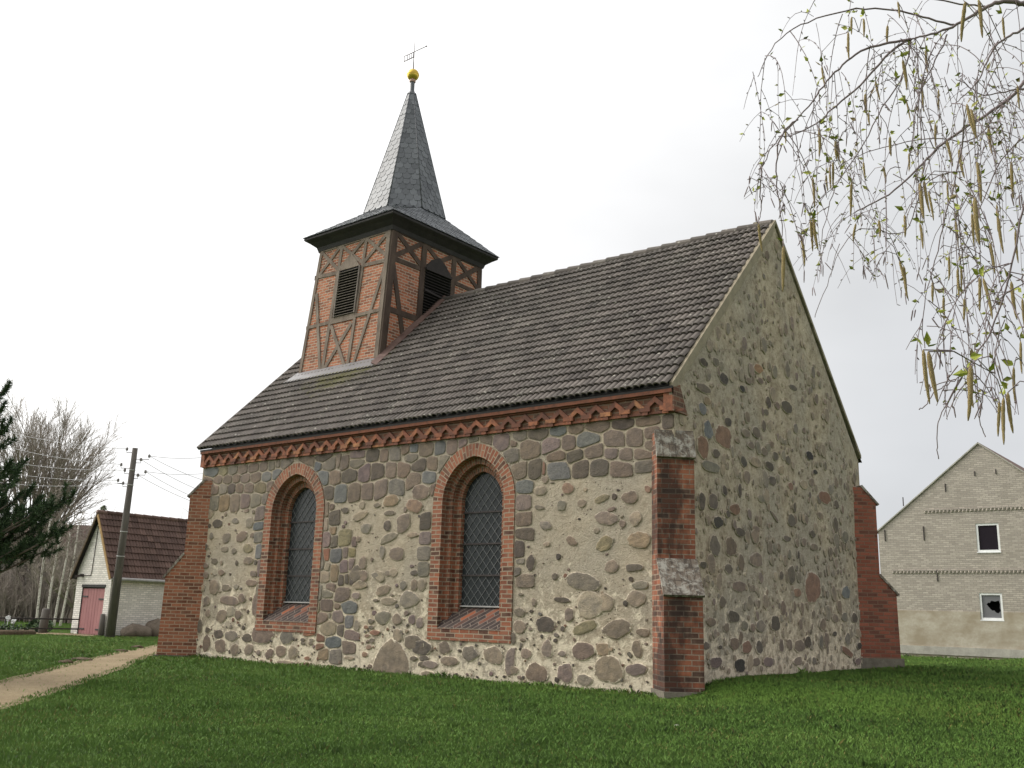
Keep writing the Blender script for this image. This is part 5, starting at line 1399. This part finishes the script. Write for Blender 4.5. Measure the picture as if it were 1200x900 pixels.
# spruce tip behind the shed
p = at(103, 745, 74)
st = tag(empty('spruce_tree', (p.x, p.y, 0)), 'small green spruce whose tip shows behind the shed gable', 'spruce')
m = MB(); m.tube([(0, 0, -.2), (0, 0, 8.6)], [.16, .02], 7); m.build('trunk', MAT['bark'], st)
m = MB(); rng = random.Random(55)
for i in range(900):
    z = 1.0 + 7.7 * rng.random() ** .9; r = (8.9 - z) * .27 * rng.uniform(.2, 1); a = rng.uniform(0, 6.283)
    c_ = Vector((math.cos(a) * r, math.sin(a) * r, z - r * .25)); o = Vector((math.cos(a), math.sin(a), -.35)); sd = Vector((-math.sin(a), math.cos(a), 0))
    l = rng.uniform(.25, .5)
    m.add([c_ - sd * .12, c_ + sd * .12, c_ + o * l + Vector((0, 0, -.05))], [(0, 1, 2)], c=(1, 1, 1, rng.random()))
m.build('crown', MAT['spruce'], st)
# brown thicket behind the birches
m = MB(); rng = random.Random(66)
for i in range(2600):
    px = rng.uniform(-160, 215); d = rng.uniform(60, 78)
    p = at(px, 742, d); h = rng.uniform(2.5, 8.2) * (.8 + .35 * mn.noise(Vector((px * .04, 0, 2))))
    if px < 30: h *= .55
    pts = [Vector((p.x, p.y, 0))]
    dd = Vector((rng.gauss(0, .12), rng.gauss(0, .12), 1))
    for k in range(4):
        dd = (dd + Vector((rng.gauss(0, .12), rng.gauss(0, .12), 0))).normalized(); pts.append(pts[-1] + dd * (h / 4))
    m.tube(pts, [.03, .026, .02, .016, .012], 3, cap=False)
    for k in range(9):
        b0 = pts[1].lerp(pts[4], rng.random()); dv = Vector((rng.gauss(0, .6), rng.gauss(0, .6), rng.uniform(.2, 1))).normalized()
        m.tube([b0, b0 + dv * rng.uniform(.4, 1.2)], [.016, .010], 3, cap=False)
tag(m.build('thicket', MAT['twig_brown']), 'brown leafless thicket behind the birches and shed', 'thicket', kind='stuff')
# pale rendered farm building far left behind the thicket
p = at(-40, 742, 66)
fb2 = tag(empty('farm_building', (p.x, p.y, 0), math.radians(52)), 'pale rendered low farm building far left behind the thicket', 'building')
m = MB(); m.add([(-14, 0, -.3), (6.5, 0, -.3), (6.5, 0, 4.4), (-14, 0, 4.4)], [(0, 1, 2, 3)]); m.add([(6.5, 0, -.3), (6.5, 8, -.3), (6.5, 8, 4.4), (6.5, 4, 6.6), (6.5, 0, 4.4)], [(0, 1, 2, 3, 4)])
m.build('wall', MAT['concrete'], fb2)
m = MB(); m.prism([(-14.2, -.4, 4.25), (6.7, -.4, 4.25), (6.7, 4, 6.75), (-14.2, 4, 6.75)], (0, 0, .12)); m.prism([(-14.2, 8.4, 4.25), (6.7, 8.4, 4.25), (6.7, 4, 6.75), (-14.2, 4, 6.75)], (0, 0, .12)); m.build('roof', MAT['tile_shed'], fb2)
# dark low bush around the stump
p = at(46, 742, 41.5)
bs = tag(empty('bush', (p.x, p.y, 0)), 'low dark bush at the foot of the thick stump post', 'bush')
m = MB(); leaf_cloud(m, (0, 0, .28), (.75, .5, .3), 420, .09, rng); m.build('foliage', MAT['needle'], bs)
m = MB()
for k in range(10):
    a = rng.uniform(0, 6.28); m.tube([(0, 0, 0), (math.cos(a) * .4, math.sin(a) * .3, .4)], .012, 4)
m.build('stem', MAT['bark'], bs)

# pine reaching in from the left
PD = 17.0
pt0 = at(-150, 742, PD); pine = tag(empty('pine_tree', (pt0.x, pt0.y, 0)), 'dark green pine reaching in at the left edge', 'pine')
def pl_(px, py, d=PD): return at(px, py, d) - Vector((pt0.x, pt0.y, 0))
m = MB(); tp = [Vector((0, 0, -.2)), Vector((.05, 0, 1.5)), Vector((.1, .05, 3)), Vector((.05, .1, 4.6)), Vector((.1, .1, 6.4)), Vector((.1, .1, 7.2))]
m.tube(tp, [.2, .17, .14, .10, .05, .02], 10); m.build('trunk', MAT['bark'], pine)
br = MB(); nd = MB(); rng = random.Random(88)
def needle_clump(c, d, n, ln):
    d = d.normalized()
    for i in range(n):
        a = Vector((rng.gauss(0, 1), rng.gauss(0, 1), rng.gauss(0, 1))).normalized()
        a = (a * .8 + d * rng.uniform(.1, 1.0)).normalized(); b_ = a.orthogonal().normalized(); b_ = Matrix.Rotation(rng.uniform(0, 6.28), 3, a) @ b_
        s = c + d * rng.uniform(-.16, .14); l = ln * rng.uniform(.6, 1.15); w = .008
        nd.add([s - b_ * w, s + b_ * w, s + a * l], [(0, 1, 2)], c=(1, 1, 1, rng.random()))
TIPS = [(8, 455, 0), (3, 478, .2), (9, 498, -.2), (4, 520, .3), (12, 546, -.3), (20, 556, .2), (34, 578, 0), (26, 545, .4), (46, 590, .3), (40, 602, -.3), (84, 582, 0), (72, 592, .2), (60, 596, -.1), (52, 612, .3), (76, 622, .1), (66, 628, -.2), (30, 615, .1), (20, 600, .4), (8, 575, -.4), (10, 615, .3), (2, 590, .1), (24, 640, -.2), (44, 632, .2), (12, 648, 0), (56, 644, .1), (-20, 540, 0), (-30, 600, .5), (-40, 480, .2), (-10, 640, -.5), (-60, 560, .3), (-50, 640, .3), (-15, 470, .1), (-30, 430, .2), (-70, 420, 0), (-120, 380, .2), (-60, 500, -.4), (-110, 520, .3), (-210, 560, .1), (-230, 480, .2), (-220, 620, -.2), (-190, 430, .1)]
PT = [pl_(px, py, PD + dd * 2) for px, py, dd in TIPS]
k = 0
while k < 70:
    az = rng.uniform(0, 6.283); z = rng.uniform(1.6, 6.9); l = (7.6 - z) * .36 * rng.uniform(.7, 1.1) + .25
    tp_ = Vector((math.cos(az) * l, math.sin(az) * l, z)); w_ = tp_ + Vector((pt0.x, pt0.y, 0)) - CAM_POS
    k += 1
    if 600 + FOCAL * w_.dot(_R) / w_.dot(_F) > -25: continue
    PT.append(tp_)
for tip in PT:
    px = 600 + FOCAL * (tip + Vector((pt0.x, pt0.y, 0)) - CAM_POS).dot(_R) / (tip + Vector((pt0.x, pt0.y, 0)) - CAM_POS).dot(_F)
    z0 = max(.8, tip.z - abs(px + 150) / FOCAL * PD * .28 - .2); base = Vector((.1, .05, min(z0, 6.6)))
    mid = base.lerp(tip, .55) + Vector((rng.uniform(-.1, .1), rng.uniform(-.1, .1), -.18))
    pts = [base, base.lerp(mid, .5) + Vector((0, 0, -.04)), mid, mid.lerp(tip, .5) + Vector((0, 0, -.03)), tip]
    br.tube(pts, [.045, .035, .026, .018, .008], 6)
    L_ = (tip - base).length
    for k in range(int(3 + L_ * 2.2)):
        f = 1 - (k / (3 + L_ * 2.2)) * .55
        i = min(3, int(f * 4)); c_ = pts[i].lerp(pts[i + 1], f * 4 - i) if i < 4 else tip
        if k == 0: c_ = tip
        d = (tip - mid).normalized() + Vector((rng.gauss(0, .5), rng.gauss(0, .5), rng.gauss(.45, .4)))
        c2 = c_ + (d.normalized() * rng.uniform(.05, .26) if k else Vector((0, 0, 0)))
        br.tube([c_, c2], [.01, .006], 4)
        needle_clump(c2, d + Vector((0, 0, .7)), 130, .125)
br.build('branch', MAT['bark'], pine); nd.build('crown', MAT['needle'], pine)

# ------------------------------------------------------------------ birch hanging into the picture from the right
bt = at(1960, 500, 3.0)
birch = tag(empty('birch_tree', (bt.x, bt.y, 0)), 'weeping birch in the foreground with hanging catkins and first leaves', 'birch')
BO = Vector((bt.x, bt.y, 0))
rng = random.Random(101)
m = MB(); m.tube([(0, 0, -.2), (.03, .02, 1), (-.03, .04, 2.2), (.04, 0, 3.6), (.0, .05, 5.2), (.05, .0, 7.4)], [.17, .14, .125, .105, .075, .02], 12); m.build('trunk', MAT['birch_bark'], birch)
limbs = MB(); tw = MB(); lv_ = MB()
def leaf(p, d, s):
    d = d.normalized(); b_ = d.orthogonal().normalized(); b_ = Matrix.Rotation(rng.uniform(0, 6.28), 3, d) @ b_; n = d.cross(b_)
    lv_.add([p, p + d * s * .35 + b_ * s * .26 + n * s * .05, p + d * s, p + d * s * .35 - b_ * s * .26 + n * s * .05, p + d * s * .5 - n * s * .06], [(0, 1, 4), (1, 2, 4), (2, 3, 4), (3, 0, 4)], c=(1, 1, 1, rng.random()))
def to_px(p):
    v = p + BO - CAM_POS; z = v.dot(_F); return 600 + FOCAL * v.dot(_R) / z, 450 - FOCAL * v.dot(_U) / z, z
traced = [
 ([(1200, 5), (1172, 1), (1155, 8), (1140, 18), (1120, 30), (1095, 40), (1067, 46)], 2.0, 0.0053),
 ([(1067, 46), (1050, 54), (1030, 76), (1005, 103), (975, 128), (962, 142), (935, 157), (912, 160)], 2.0, 0.0028),
 ([(1067, 46), (1040, 50), (1010, 58), (990, 74), (970, 92), (955, 115), (935, 140), (908, 166), (895, 190), (888, 206)], 2.0, 0.0028),
 ([(1200, 96), (1185, 115), (1160, 132), (1130, 150), (1100, 172), (1085, 188), (1060, 215), (1030, 235), (1000, 250)], 2.4, 0.0046),
 ([(1200, 33), (1180, 44), (1165, 55), (1155, 75), (1148, 95), (1120, 120)], 1.8, 0.0025),
 ([(1200, 104), (1175, 108), (1153, 113), (1138, 103), (1120, 92)], 2.3, 0.0022),
 ([(1200, 240), (1190, 290), (1178, 340), (1160, 395), (1140, 420), (1125, 445), (1112, 468), (1100, 492), (1097, 515), (1100, 538)], 1.5, 0.0017),
 ([(935, 140), (920, 150), (911, 172), (908, 205), (914, 240), (917, 268), (918, 288)], 1.9, .002),
 ([(895, 190), (890, 222), (893, 244), (889, 261)], 1.9, .0018),
 ([(1148, 408), (1128, 440), (1118, 446), (1100, 456), (1086, 472), (1078, 480)], 1.5, 0.0010),
 ([(1172, 398), (1160, 430), (1151, 470), (1146, 488), (1154, 512)], 1.5, 0.0010),
 ([(1120, 30), (1085, 20), (1050, 12), (1010, 8), (960, 20), (925, 35), (900, 62), (888, 90)], 2.2, 0.0025),
 ([(1067, 46), (1060, 90), (1030, 130), (1010, 175), (980, 215), (968, 250), (960, 300)], 2.1, 0.0019),
 ([(1085, 188), (1075, 240), (1060, 280), (1010, 262), (985, 290), (970, 330), (955, 372)], 2.2, 0.0015),
 ([(1130, 150), (1120, 210), (1105, 260), (1098, 300), (1085, 345), (1080, 380), (1084, 408)], 1.7, 0.0015),
 ([(1200, 160), (1170, 190), (1150, 240), (1130, 290), (1120, 330), (1140, 380)], 2.3, 0.0019),
 ([(1155, 8), (1120, 4), (1080, -4), (1000, -12), (940, -6)], 2.3, 0.0025),
 ([(1110, 40), (1095, 75), (1075, 110), (1070, 160), (1062, 205)], 2.0, 0.0019),
 ([(1180, 118), (1140, 170), (1100, 160), (1040, 170), (1000, 185), (975, 200)], 2.5, 0.0019),
]
branch_pts = []; dense = []
tr3 = []
for pts, d, r in traced:
    P3 = []
    for _ in range(2):          # soften the corners of the hand-laid line
        o_ = [pts[0]]
        for a, b_ in zip(pts, pts[1:]): o_ += [(a[0] * .75 + b_[0] * .25, a[1] * .75 + b_[1] * .25), (a[0] * .25 + b_[0] * .75, a[1] * .25 + b_[1] * .75)]
        pts = o_ + [pts[-1]]
    for i in range(len(pts) - 1):
        for k in range(1):
            t = 0; a = at(*pts[i], d); b_ = at(*pts[i + 1], d)
            P3.append(a.lerp(b_, t) - BO + Vector((rng.gauss(0, .001), rng.gauss(0, .001), rng.gauss(0, .001))))
    P3.append(at(*pts[-1], d) - BO)
    limbs.tube(P3, [max(r * (1 - .72 * i / len(P3)), .0008) for i in range(len(P3))], 6)
    tr3.append((P3, r)); dense += [(p, d) for p in P3[2:]]
# limbs that carry those sprays back to the trunk, outside the picture
for (pts, d, r), zt in zip([traced[0], traced[3], traced[4], traced[5], traced[6], traced[15]], (3.1, 2.65, 3.35, 2.85, 2.25, 2.45)):
    a = at(*pts[0], d) - BO; base = Vector((0, 0, zt)); L_ = (a - base).length
    out = (at(pts[0][0], pts[0][1], d) - at(*pts[1], d)).normalized()        # leave the frame in the spray's own direction
    c1 = a + out * L_ * .35; c2 = base + (a - base) * .3 + Vector((rng.gauss(0, .1), rng.gauss(0, .1), .22 + rng.gauss(0, .08)))
    cur = []
    for k in range(19):
        t = k / 18; q_ = a * (1 - t) ** 3 + c1 * (3 * t * (1 - t) ** 2) + c2 * (3 * t * t * (1 - t)) + base * t ** 3
        cur.append(q_ + Vector((rng.gauss(0, 1), rng.gauss(0, 1), rng.gauss(0, 1))) * (.006 if 0 < k < 18 else 0))
    limbs.tube(cur, [r + (.024 - r) * (k / 18) ** 1.6 for k in range(19)], 7)
    for k in range(14):          # its own side twigs, hanging outside the frame
        b0 = rng.choice(cur[3:15])
        if to_px(b0)[0] < 1290: continue
        tt = [b0]; dd = Vector((rng.gauss(0, .6), rng.gauss(0, .6), -.3)).normalized()
        for _ in range(rng.randint(8, 22)):
            dd = (dd + Vector((rng.gauss(0, .06), rng.gauss(0, .06), -.24))).normalized(); tt.append(tt[-1] + dd * .026)
        tw.tube(tt, [.0016 * (1 - .6 * j / len(tt)) for j in range(len(tt))], 4, cap=False)
        for j in range(2, len(tt), 2): leaf(tt[j], Vector((rng.gauss(0, .6), rng.gauss(0, .6), rng.uniform(-.5, .8))), rng.uniform(.007, .016))
for i in range(16):
    a = i * 2.4; z = rng.uniform(2.6, 6.6)
    d = Vector((math.cos(a), math.sin(a), .5)).normalized(); l = rng.uniform(1.2, 2.4) * (1.2 - z / 12)
    if Vector((d.x, d.y)).dot(Vector((-_R.x, -_R.y))) > .35 and z < 4.5: continue
    pts = [Vector((0, 0, z)) + d * (l * f) + Vector((0, 0, -.5 * f * f * l * .5)) for f in (0, .25, .5, .75, 1)]
    limbs.tube(pts, [.035, .026, .018, .01, .004], 6)
    dense += []
    for k in range(9):
        f = rng.uniform(.3, 1); q = pts[min(3, int(f * 4))].lerp(pts[min(4, int(f * 4) + 1)], .5); tt = [q]
        for s in range(10): tt.append(tt[-1] + Vector((rng.gauss(0, .02), rng.gauss(0, .02), -rng.uniform(.05, .1))))
        tw.tube(tt, .0016, 3, cap=False)
limbs.build('branch', MAT['twig_birch'], birch)
def ylimit(px):      # how far down the twigs hang, by direction
    xs = [860, 880, 900, 950, 990, 1040, 1070, 1100, 1150, 1200]; ys = [70, 230, 230, 330, 330, 320, 440, 470, 470, 480]
    return float(np.interp(px, xs, ys))
hang = []
def buds(p, dirv, k):
    s = rng.uniform(.003, .006)
    d = Vector((rng.gauss(0, .6), rng.gauss(0, .6), rng.uniform(-1, .4)))
    tw.tube([p, p + d.normalized() * s * .7, p + d.normalized() * s * 1.5], [.0007, .0013, .0005], 4, cap=False)
    if rng.random() < .42: leaf(p, Vector((rng.gauss(0, .6), rng.gauss(0, .6), rng.uniform(-.5, .8))), rng.uniform(.007, .017))
def twig(p, d, length, r):
    pts = [p]; q = p; n = max(4, int(length / .022)); dd = d.normalized()
    for i in range(n):
        dd = (dd + Vector((rng.gauss(0, .05), rng.gauss(0, .05), -.26 + rng.gauss(0, .03)))).normalized()
        q = q + dd * (length / n); pts.append(q)
        px, py, z = to_px(q)
        if py > ylimit(px) + 25 * mn.noise(Vector((px * .05, 0, 3))) : break
        if rng.random() < .6: buds(q, dd, i)
    if len(pts) > 2:
        tw.tube(pts, [max(r * (1 - .6 * i / len(pts)), .0005) for i in range(len(pts))], 4, cap=False); hang.append(pts)
        if rng.random() < .3 and len(pts) > 4:            # pairs of small closed catkins at the tips
            for _ in range(rng.randint(1, 2)):
                a = pts[-1] + Vector((rng.gauss(0, .002), rng.gauss(0, .002), 0)); l_ = rng.uniform(.014, .03); o_ = Vector((rng.gauss(0, .25), rng.gauss(0, .25), -1)) * l_
                tw.tube([a, a + o_ * .15, a + o_ * .8, a + o_], [.0007, .0012, .0011, .0005], 5)
    return pts
nt_ = 0
for k in range(270):
    p, d = rng.choice(dense)
    px, py, z = to_px(p)
    if px < 1040 and rng.random() < .35: continue
    p = p + Vector((rng.gauss(0, .012), rng.gauss(0, .012), 0))
    pts = twig(p, Vector((rng.gauss(0, .5), rng.gauss(0, .5), rng.uniform(-1.0, .1))), rng.uniform(.06, .34) * (1.25 if px > 1040 else 1), rng.uniform(.0006, .0011))
    if len(pts) > 5:
        for j in range(rng.randint(0, 3)):
            b0 = rng.choice(pts[1:-1]); twig(b0, Vector((rng.gauss(0, .8), rng.gauss(0, .8), rng.uniform(-1, .2))), rng.uniform(.04, .16), .0007)
# catkins: a knobbly hanging spike, a few shapes shared by all
def catkin_mesh(seed):
    r_ = random.Random(seed); m = MB(); n = 12; pts = []; rr = []
    for i in range(n + 1):
        f = i / n; pts.append(Vector((.05 * math.sin(f * 2.4 + seed) * f, .04 * math.cos(f * 2 + seed) * f, -f)))
        rr.append((.055 * (min(1, f * 6 + .35)) * (1 - .55 * max(0, f - .55) / .45)) * (1 + .10 * math.sin(i * 2.6)) if i < n else .012)
    rr[0] = .018
    m.tube(pts, rr, 8)
    return m
cat_src = []
CATS = [(889, 262, 34, 1.88), (918, 289, 55, 1.88), (1082, 410, 64, 1.2), (1088, 412, 62, 1.21), (1137, 428, 66, 1.25), (1134, 440, 40, 1.4), (1176, 466, 56, 1.4), (1181, 460, 48, 1.4), (1171, 470, 42, 1.5), (1152, 326, 52, 1.5), (1148, 325, 40, 1.6), (1126, 310, 34, 1.8), (1122, 315, 36, 1.8),
 (1054, 306, 36, 1.9), (1059, 312, 40, 1.9), (939, 276, 38, 2.0), (950, 258, 38, 2.0), (953, 256, 40, 2.0), (998, 214, 40, 1.9), (1131, 2, 46, 1.6), (1147, 0, 48, 1.6), (1133, 122, 42, 1.5), (1138, 128, 40, 1.6), (963, 78, 30, 2.1), (960, 150, 36, 2.0), (979, 165, 24, 2.1), (982, 168, 22, 2.1), (952, 208, 38, 2.0), (1078, 215, 46, 1.7), (1083, 212, 42, 1.7), (1088, 225, 36, 1.8),
 (1060, 252, 28, 2.0), (1078, 262, 34, 1.9), (1142, 232, 58, 1.5), (1139, 250, 40, 1.7), (1145, 190, 52, 1.7), (1170, 255, 46, 1.7), (1168, 240, 34, 1.9), (1120, 260, 34, 2.0), (1112, 300, 30, 2.0), (1100, 105, 30, 2.2), (1080, 100, 34, 2.2), (1062, 118, 26, 2.3), (1058, 70, 40, 2.0), (1052, 2, 22, 2.0), (1012, 22, 26, 2.1), (998, 20, 24, 2.1), (994, 38, 36, 2.0), (1026, 95, 26, 2.2), (1018, 132, 18, 2.2), (1014, 110, 24, 2.2), (1043, 160, 24, 2.2), (976, 190, 30, 2.1), (972, 196, 28, 2.1), (968, 205, 20, 2.2), (1012, 190, 22, 2.2),
 (1175, 20, 30, 2.0), (1110, 165, 34, 2.0), (1096, 145, 30, 2.2), (1124, 175, 38, 1.9), (1158, 150, 34, 2.1), (1185, 190, 44, 1.8), (1190, 270, 40, 1.7), (1160, 285, 38, 1.8), (1185, 330, 46, 1.6), (1196, 400, 40, 1.6), (1188, 430, 44, 1.5), (1110, 215, 26, 2.3), (1065, 180, 26, 2.3), (1035, 195, 22, 2.3), (1093, 330, 26, 2.0), (1003, 262, 22, 2.2), (1030, 258, 24, 2.1), (920, 150, 20, 2.3), (1040, 30, 24, 2.2), (1085, 60, 28, 2.1), (1192, 100, 30, 2.2), (1198, 350, 36, 1.8), (1130, 350, 28, 2.0), (1106, 348, 22, 2.1)]
meshes = []
for s in range(5):
    o = catkin_mesh(s).build('catkin', MAT['catkin']); meshes.append(o.data); bpy.data.objects.remove(o, do_unlink=True)
tw2 = tw
allp = [q for pts in hang for q in pts] + [p for P3, r in tr3 for p in P3]
pxs = [to_px(q) for q in allp]
for i, (px, py, ln, d) in enumerate(CATS):
    top = at(px, py, d) - BO
    length = ln / FOCAL * d
    o = bpy.data.objects.new('catkin', meshes[i % 5]); col.objects.link(o); o.parent = birch
    o.location = top; w = rng.uniform(.8, 1.1) * (1.15 if length < .05 else .8) * 1.02 * min(length, .075)
    o.scale = (w, w, length); o.rotation_euler = (rng.gauss(0, .07), rng.gauss(0, .07), rng.uniform(0, 6.28))
    # its stalk runs up to the nearest twig above
    best = min(range(len(allp)), key=lambda k: (allp[k] - top).length + (5 if allp[k].z < top.z + .01 else 0))
    a = allp[best]; mid = a.lerp(top, .6) + Vector((0, 0, .012))
    tw2.tube([a, mid, top], [.0008, .0008, .0008], 4, cap=False)
    for k in range(rng.randint(1, 3)): leaf(top + Vector((0, 0, rng.uniform(0, .012))), Vector((rng.gauss(0, .8), rng.gauss(0, .8), rng.uniform(-.1, 1))), rng.uniform(.010, .022))
tw2.build('twig', MAT['twig_birch'], birch)
lv_.build('foliage', MAT['leaf'], birch)

# ------------------------------------------------------------------ grass
def grass():
    R = np.random.default_rng(5)
    N = 1800000
    # more blades per square metre near the road, fewer (and broader) far off
    r = 4.2 * (75 / 4.2) ** (R.random(N) ** 1.02)
    fx = math.atan2(_F.y, _F.x); ang = fx + R.uniform(-.84, .84, N)
    x = CAM_POS.x + r * np.cos(ang); y = CAM_POS.y + r * np.sin(ang)
    keep = ~((x > -L + .02) & (x < -.02) & (y > .02) & (y < W - .02))
    keep &= ~((x > HX0) & (x < HX1) & (y > HYF) & (y < HYF + HDEP)) & ~((x > SX0) & (x < SX1) & (y > SYF) & (y < SYF + SDEP))
    keep &= ~(((x + 31.4) / 2.2) ** 2 + ((y - 5.2) / 1.0) ** 2 < 1)
    # path
    inside = np.zeros(N, bool)
    poly = [(p[0].x, p[0].y) for p in PP] + [(p[1].x, p[1].y) for p in PP[::-1]]
    px_, py_ = np.array([p[0] for p in poly]), np.array([p[1] for p in poly]); j = len(poly) - 1
    for i in range(len(poly)):
        c_ = (py_[i] > y) != (py_[j] > y)
        xi = (px_[j] - px_[i]) * (y - py_[i]) / (py_[j] - py_[i] + 1e-12) + px_[i]
        inside ^= c_ & (x < xi); j = i
    inner = np.zeros(N, bool)
    poly = [(p[0].x * .82 + p[1].x * .18, p[0].y * .82 + p[1].y * .18) for p in PP] + [(p[1].x * .86 + p[0].x * .14, p[1].y * .86 + p[0].y * .14) for p in PP[::-1]]
    px_, py_ = np.array([p[0] for p in poly]), np.array([p[1] for p in poly]); j = len(poly) - 1
    for i in range(len(poly)):
        c_ = (py_[i] > y) != (py_[j] > y)
        xi = (px_[j] - px_[i]) * (y - py_[i]) / (py_[j] - py_[i] + 1e-12) + px_[i]
        inner ^= c_ & (x < xi); j = i
    keep &= ~(inner & (R.random(N) > .012)) & ~(inside & ~inner & (R.random(N) > .5))
    x, y, r = x[keep], y[keep], r[keep]; n = len(x)
    # cheap value noise on a grid
    def vn(sc, seed):
        g = np.random.default_rng(seed).random((256, 256)); a = x / sc; b_ = y / sc
        ia, ib = np.floor(a).astype(int), np.floor(b_).astype(int); fa, fb = a - ia, b_ - ib; fa = fa * fa * (3 - 2 * fa); fb = fb * fb * (3 - 2 * fb)
        G = lambda i, j_: g[i % 256, j_ % 256]
        return G(ia, ib) * (1 - fa) * (1 - fb) + G(ia + 1, ib) * fa * (1 - fb) + G(ia, ib + 1) * (1 - fa) * fb + G(ia + 1, ib + 1) * fa * fb
    clump = .5 * vn(.35, 1) + .3 * vn(1.1, 2) + .2 * vn(3.0, 3)
    gx0, gy0, st = -80.0, -60.0, .5
    G_ = np.array([[gz(gx0 + i * st, gy0 + j * st) for j in range(280)] for i in range(290)])
    ia = np.clip(((x - gx0) / st), 0, 287.9); ib = np.clip(((y - gy0) / st), 0, 277.9); i0 = ia.astype(int); j0 = ib.astype(int); fa, fb = ia - i0, ib - j0
    z = G_[i0, j0] * (1 - fa) * (1 - fb) + G_[i0 + 1, j0] * fa * (1 - fb) + G_[i0, j0 + 1] * (1 - fa) * fb + G_[i0 + 1, j0 + 1] * fa * fb
    h = (.020 + .040 * clump ** 1.5) * R.uniform(.6, 1.4, n)
    tuft = vn(.45, 9) > .82
    h = np.where(tuft, h * 1.7, h)
    # ranker growth hugging the walls
    near = ((y < .02) & (y > -.28) & (x < 0) & (x > -L)) | ((x > 0) & (x < .45) & (y > -.3) & (y < W + .6))
    h = np.where(near, h * (1.2 + 2.0 * vn(.5, 21) ** 2), h)
    nearh = (y > HYF - .6) & (y < HYF) & (x < HX1)
    h = np.where(nearh, h * 2.2 * (.5 + vn(.8, 12)), h)
    w = .0029 * np.maximum(1, r / 9) ** .9 * R.uniform(.7, 1.4, n)
    a = R.uniform(0, 2 * np.pi, n); lean = h * R.uniform(.1, .9, n); la = R.uniform(0, 2 * np.pi, n)
    co = np.empty((n, 4, 3), np.float32)
    dx, dy = np.cos(a) * w, np.sin(a) * w
    tx, ty = x + np.cos(la) * lean, y + np.sin(la) * lean
    co[:, 0] = np.stack([x - dx, y - dy, z - .01], 1); co[:, 1] = np.stack([x + dx, y + dy, z - .01], 1)
    mx, my = x + np.cos(la) * lean * .35, y + np.sin(la) * lean * .35
    co[:, 2] = np.stack([mx + dx * .75, my + dy * .75, z + h * .62], 1)
    co[:, 3] = np.stack([tx, ty, z + h], 1)
    idx = np.arange(n)[:, None] * 4
    tri = np.concatenate([idx + np.array([[0, 1, 2]]), idx + np.array([[0, 2, 3]])], 1).reshape(-1, 3)
    me = bpy.data.meshes.new('grass')
    me.vertices.add(n * 4); me.vertices.foreach_set('co', co.ravel())
    me.loops.add(len(tri) * 3); me.loops.foreach_set('vertex_index', tri.ravel().astype(np.int32))
    me.polygons.add(len(tri)); me.polygons.foreach_set('loop_start', np.arange(len(tri), dtype=np.int32) * 3)
    ca = me.color_attributes.new('tint', 'FLOAT_COLOR', 'POINT')
    t = np.clip(.75 * (vn(2.2, 4) * .5 + vn(.5, 5) * .5) + .25 * R.random(n), 0, 1)
    dry = (R.random(n) < .025 + .08 * (vn(1.6, 7) > .66)).astype(np.float32)
    cc = np.zeros((n, 4, 4), np.float32); cc[:, :, 0] = t[:, None]; cc[:, :, 1] = dry[:, None]; cc[:, :, 3] = 1
    ca.data.foreach_set('color', cc.ravel())
    me.update(); me.validate()
    k = NT('grass blade'); tt = k.tint(); s = k.sep(tt.outputs['Color'])
    c = k.ramp(s[0], [(0, lin(76, 104, 42)), (.5, lin(97, 132, 56)), (1, lin(124, 154, 72))])
    c = k.mix(k.math('MULTIPLY', s[1], .75), c, lin(138, 126, 72))
    k.color(c); k.rough(.75); k.b.inputs['Specular IOR Level'].default_value = .12
    g = k.n('ShaderNodeNewGeometry'); mixn = k.n('ShaderNodeMix', data_type='VECTOR'); mixn.inputs['Factor'].default_value = .9
    k.l(g.outputs['Normal'], mixn.inputs[4]); mixn.inputs[5].default_value = (0, 0, 1)
    k.l(mixn.outputs[1], k.b.inputs['Normal'])
    me.materials.append(k.m)
    o = bpy.data.objects.new('grass', me); col.objects.link(o)
    return tag(o, 'short uneven green grass around the church', 'grass', kind='stuff')
grass()
# a few daisies-pale specks and a small light stone in the lawn
p = on_ground(793, 854)
blob('pebble', (p.x, p.y, .03), (.035, .03, .025), MAT['concrete'], 'small pale pebble lying in the lawn before the corner buttress', 'pebble', 2.2)
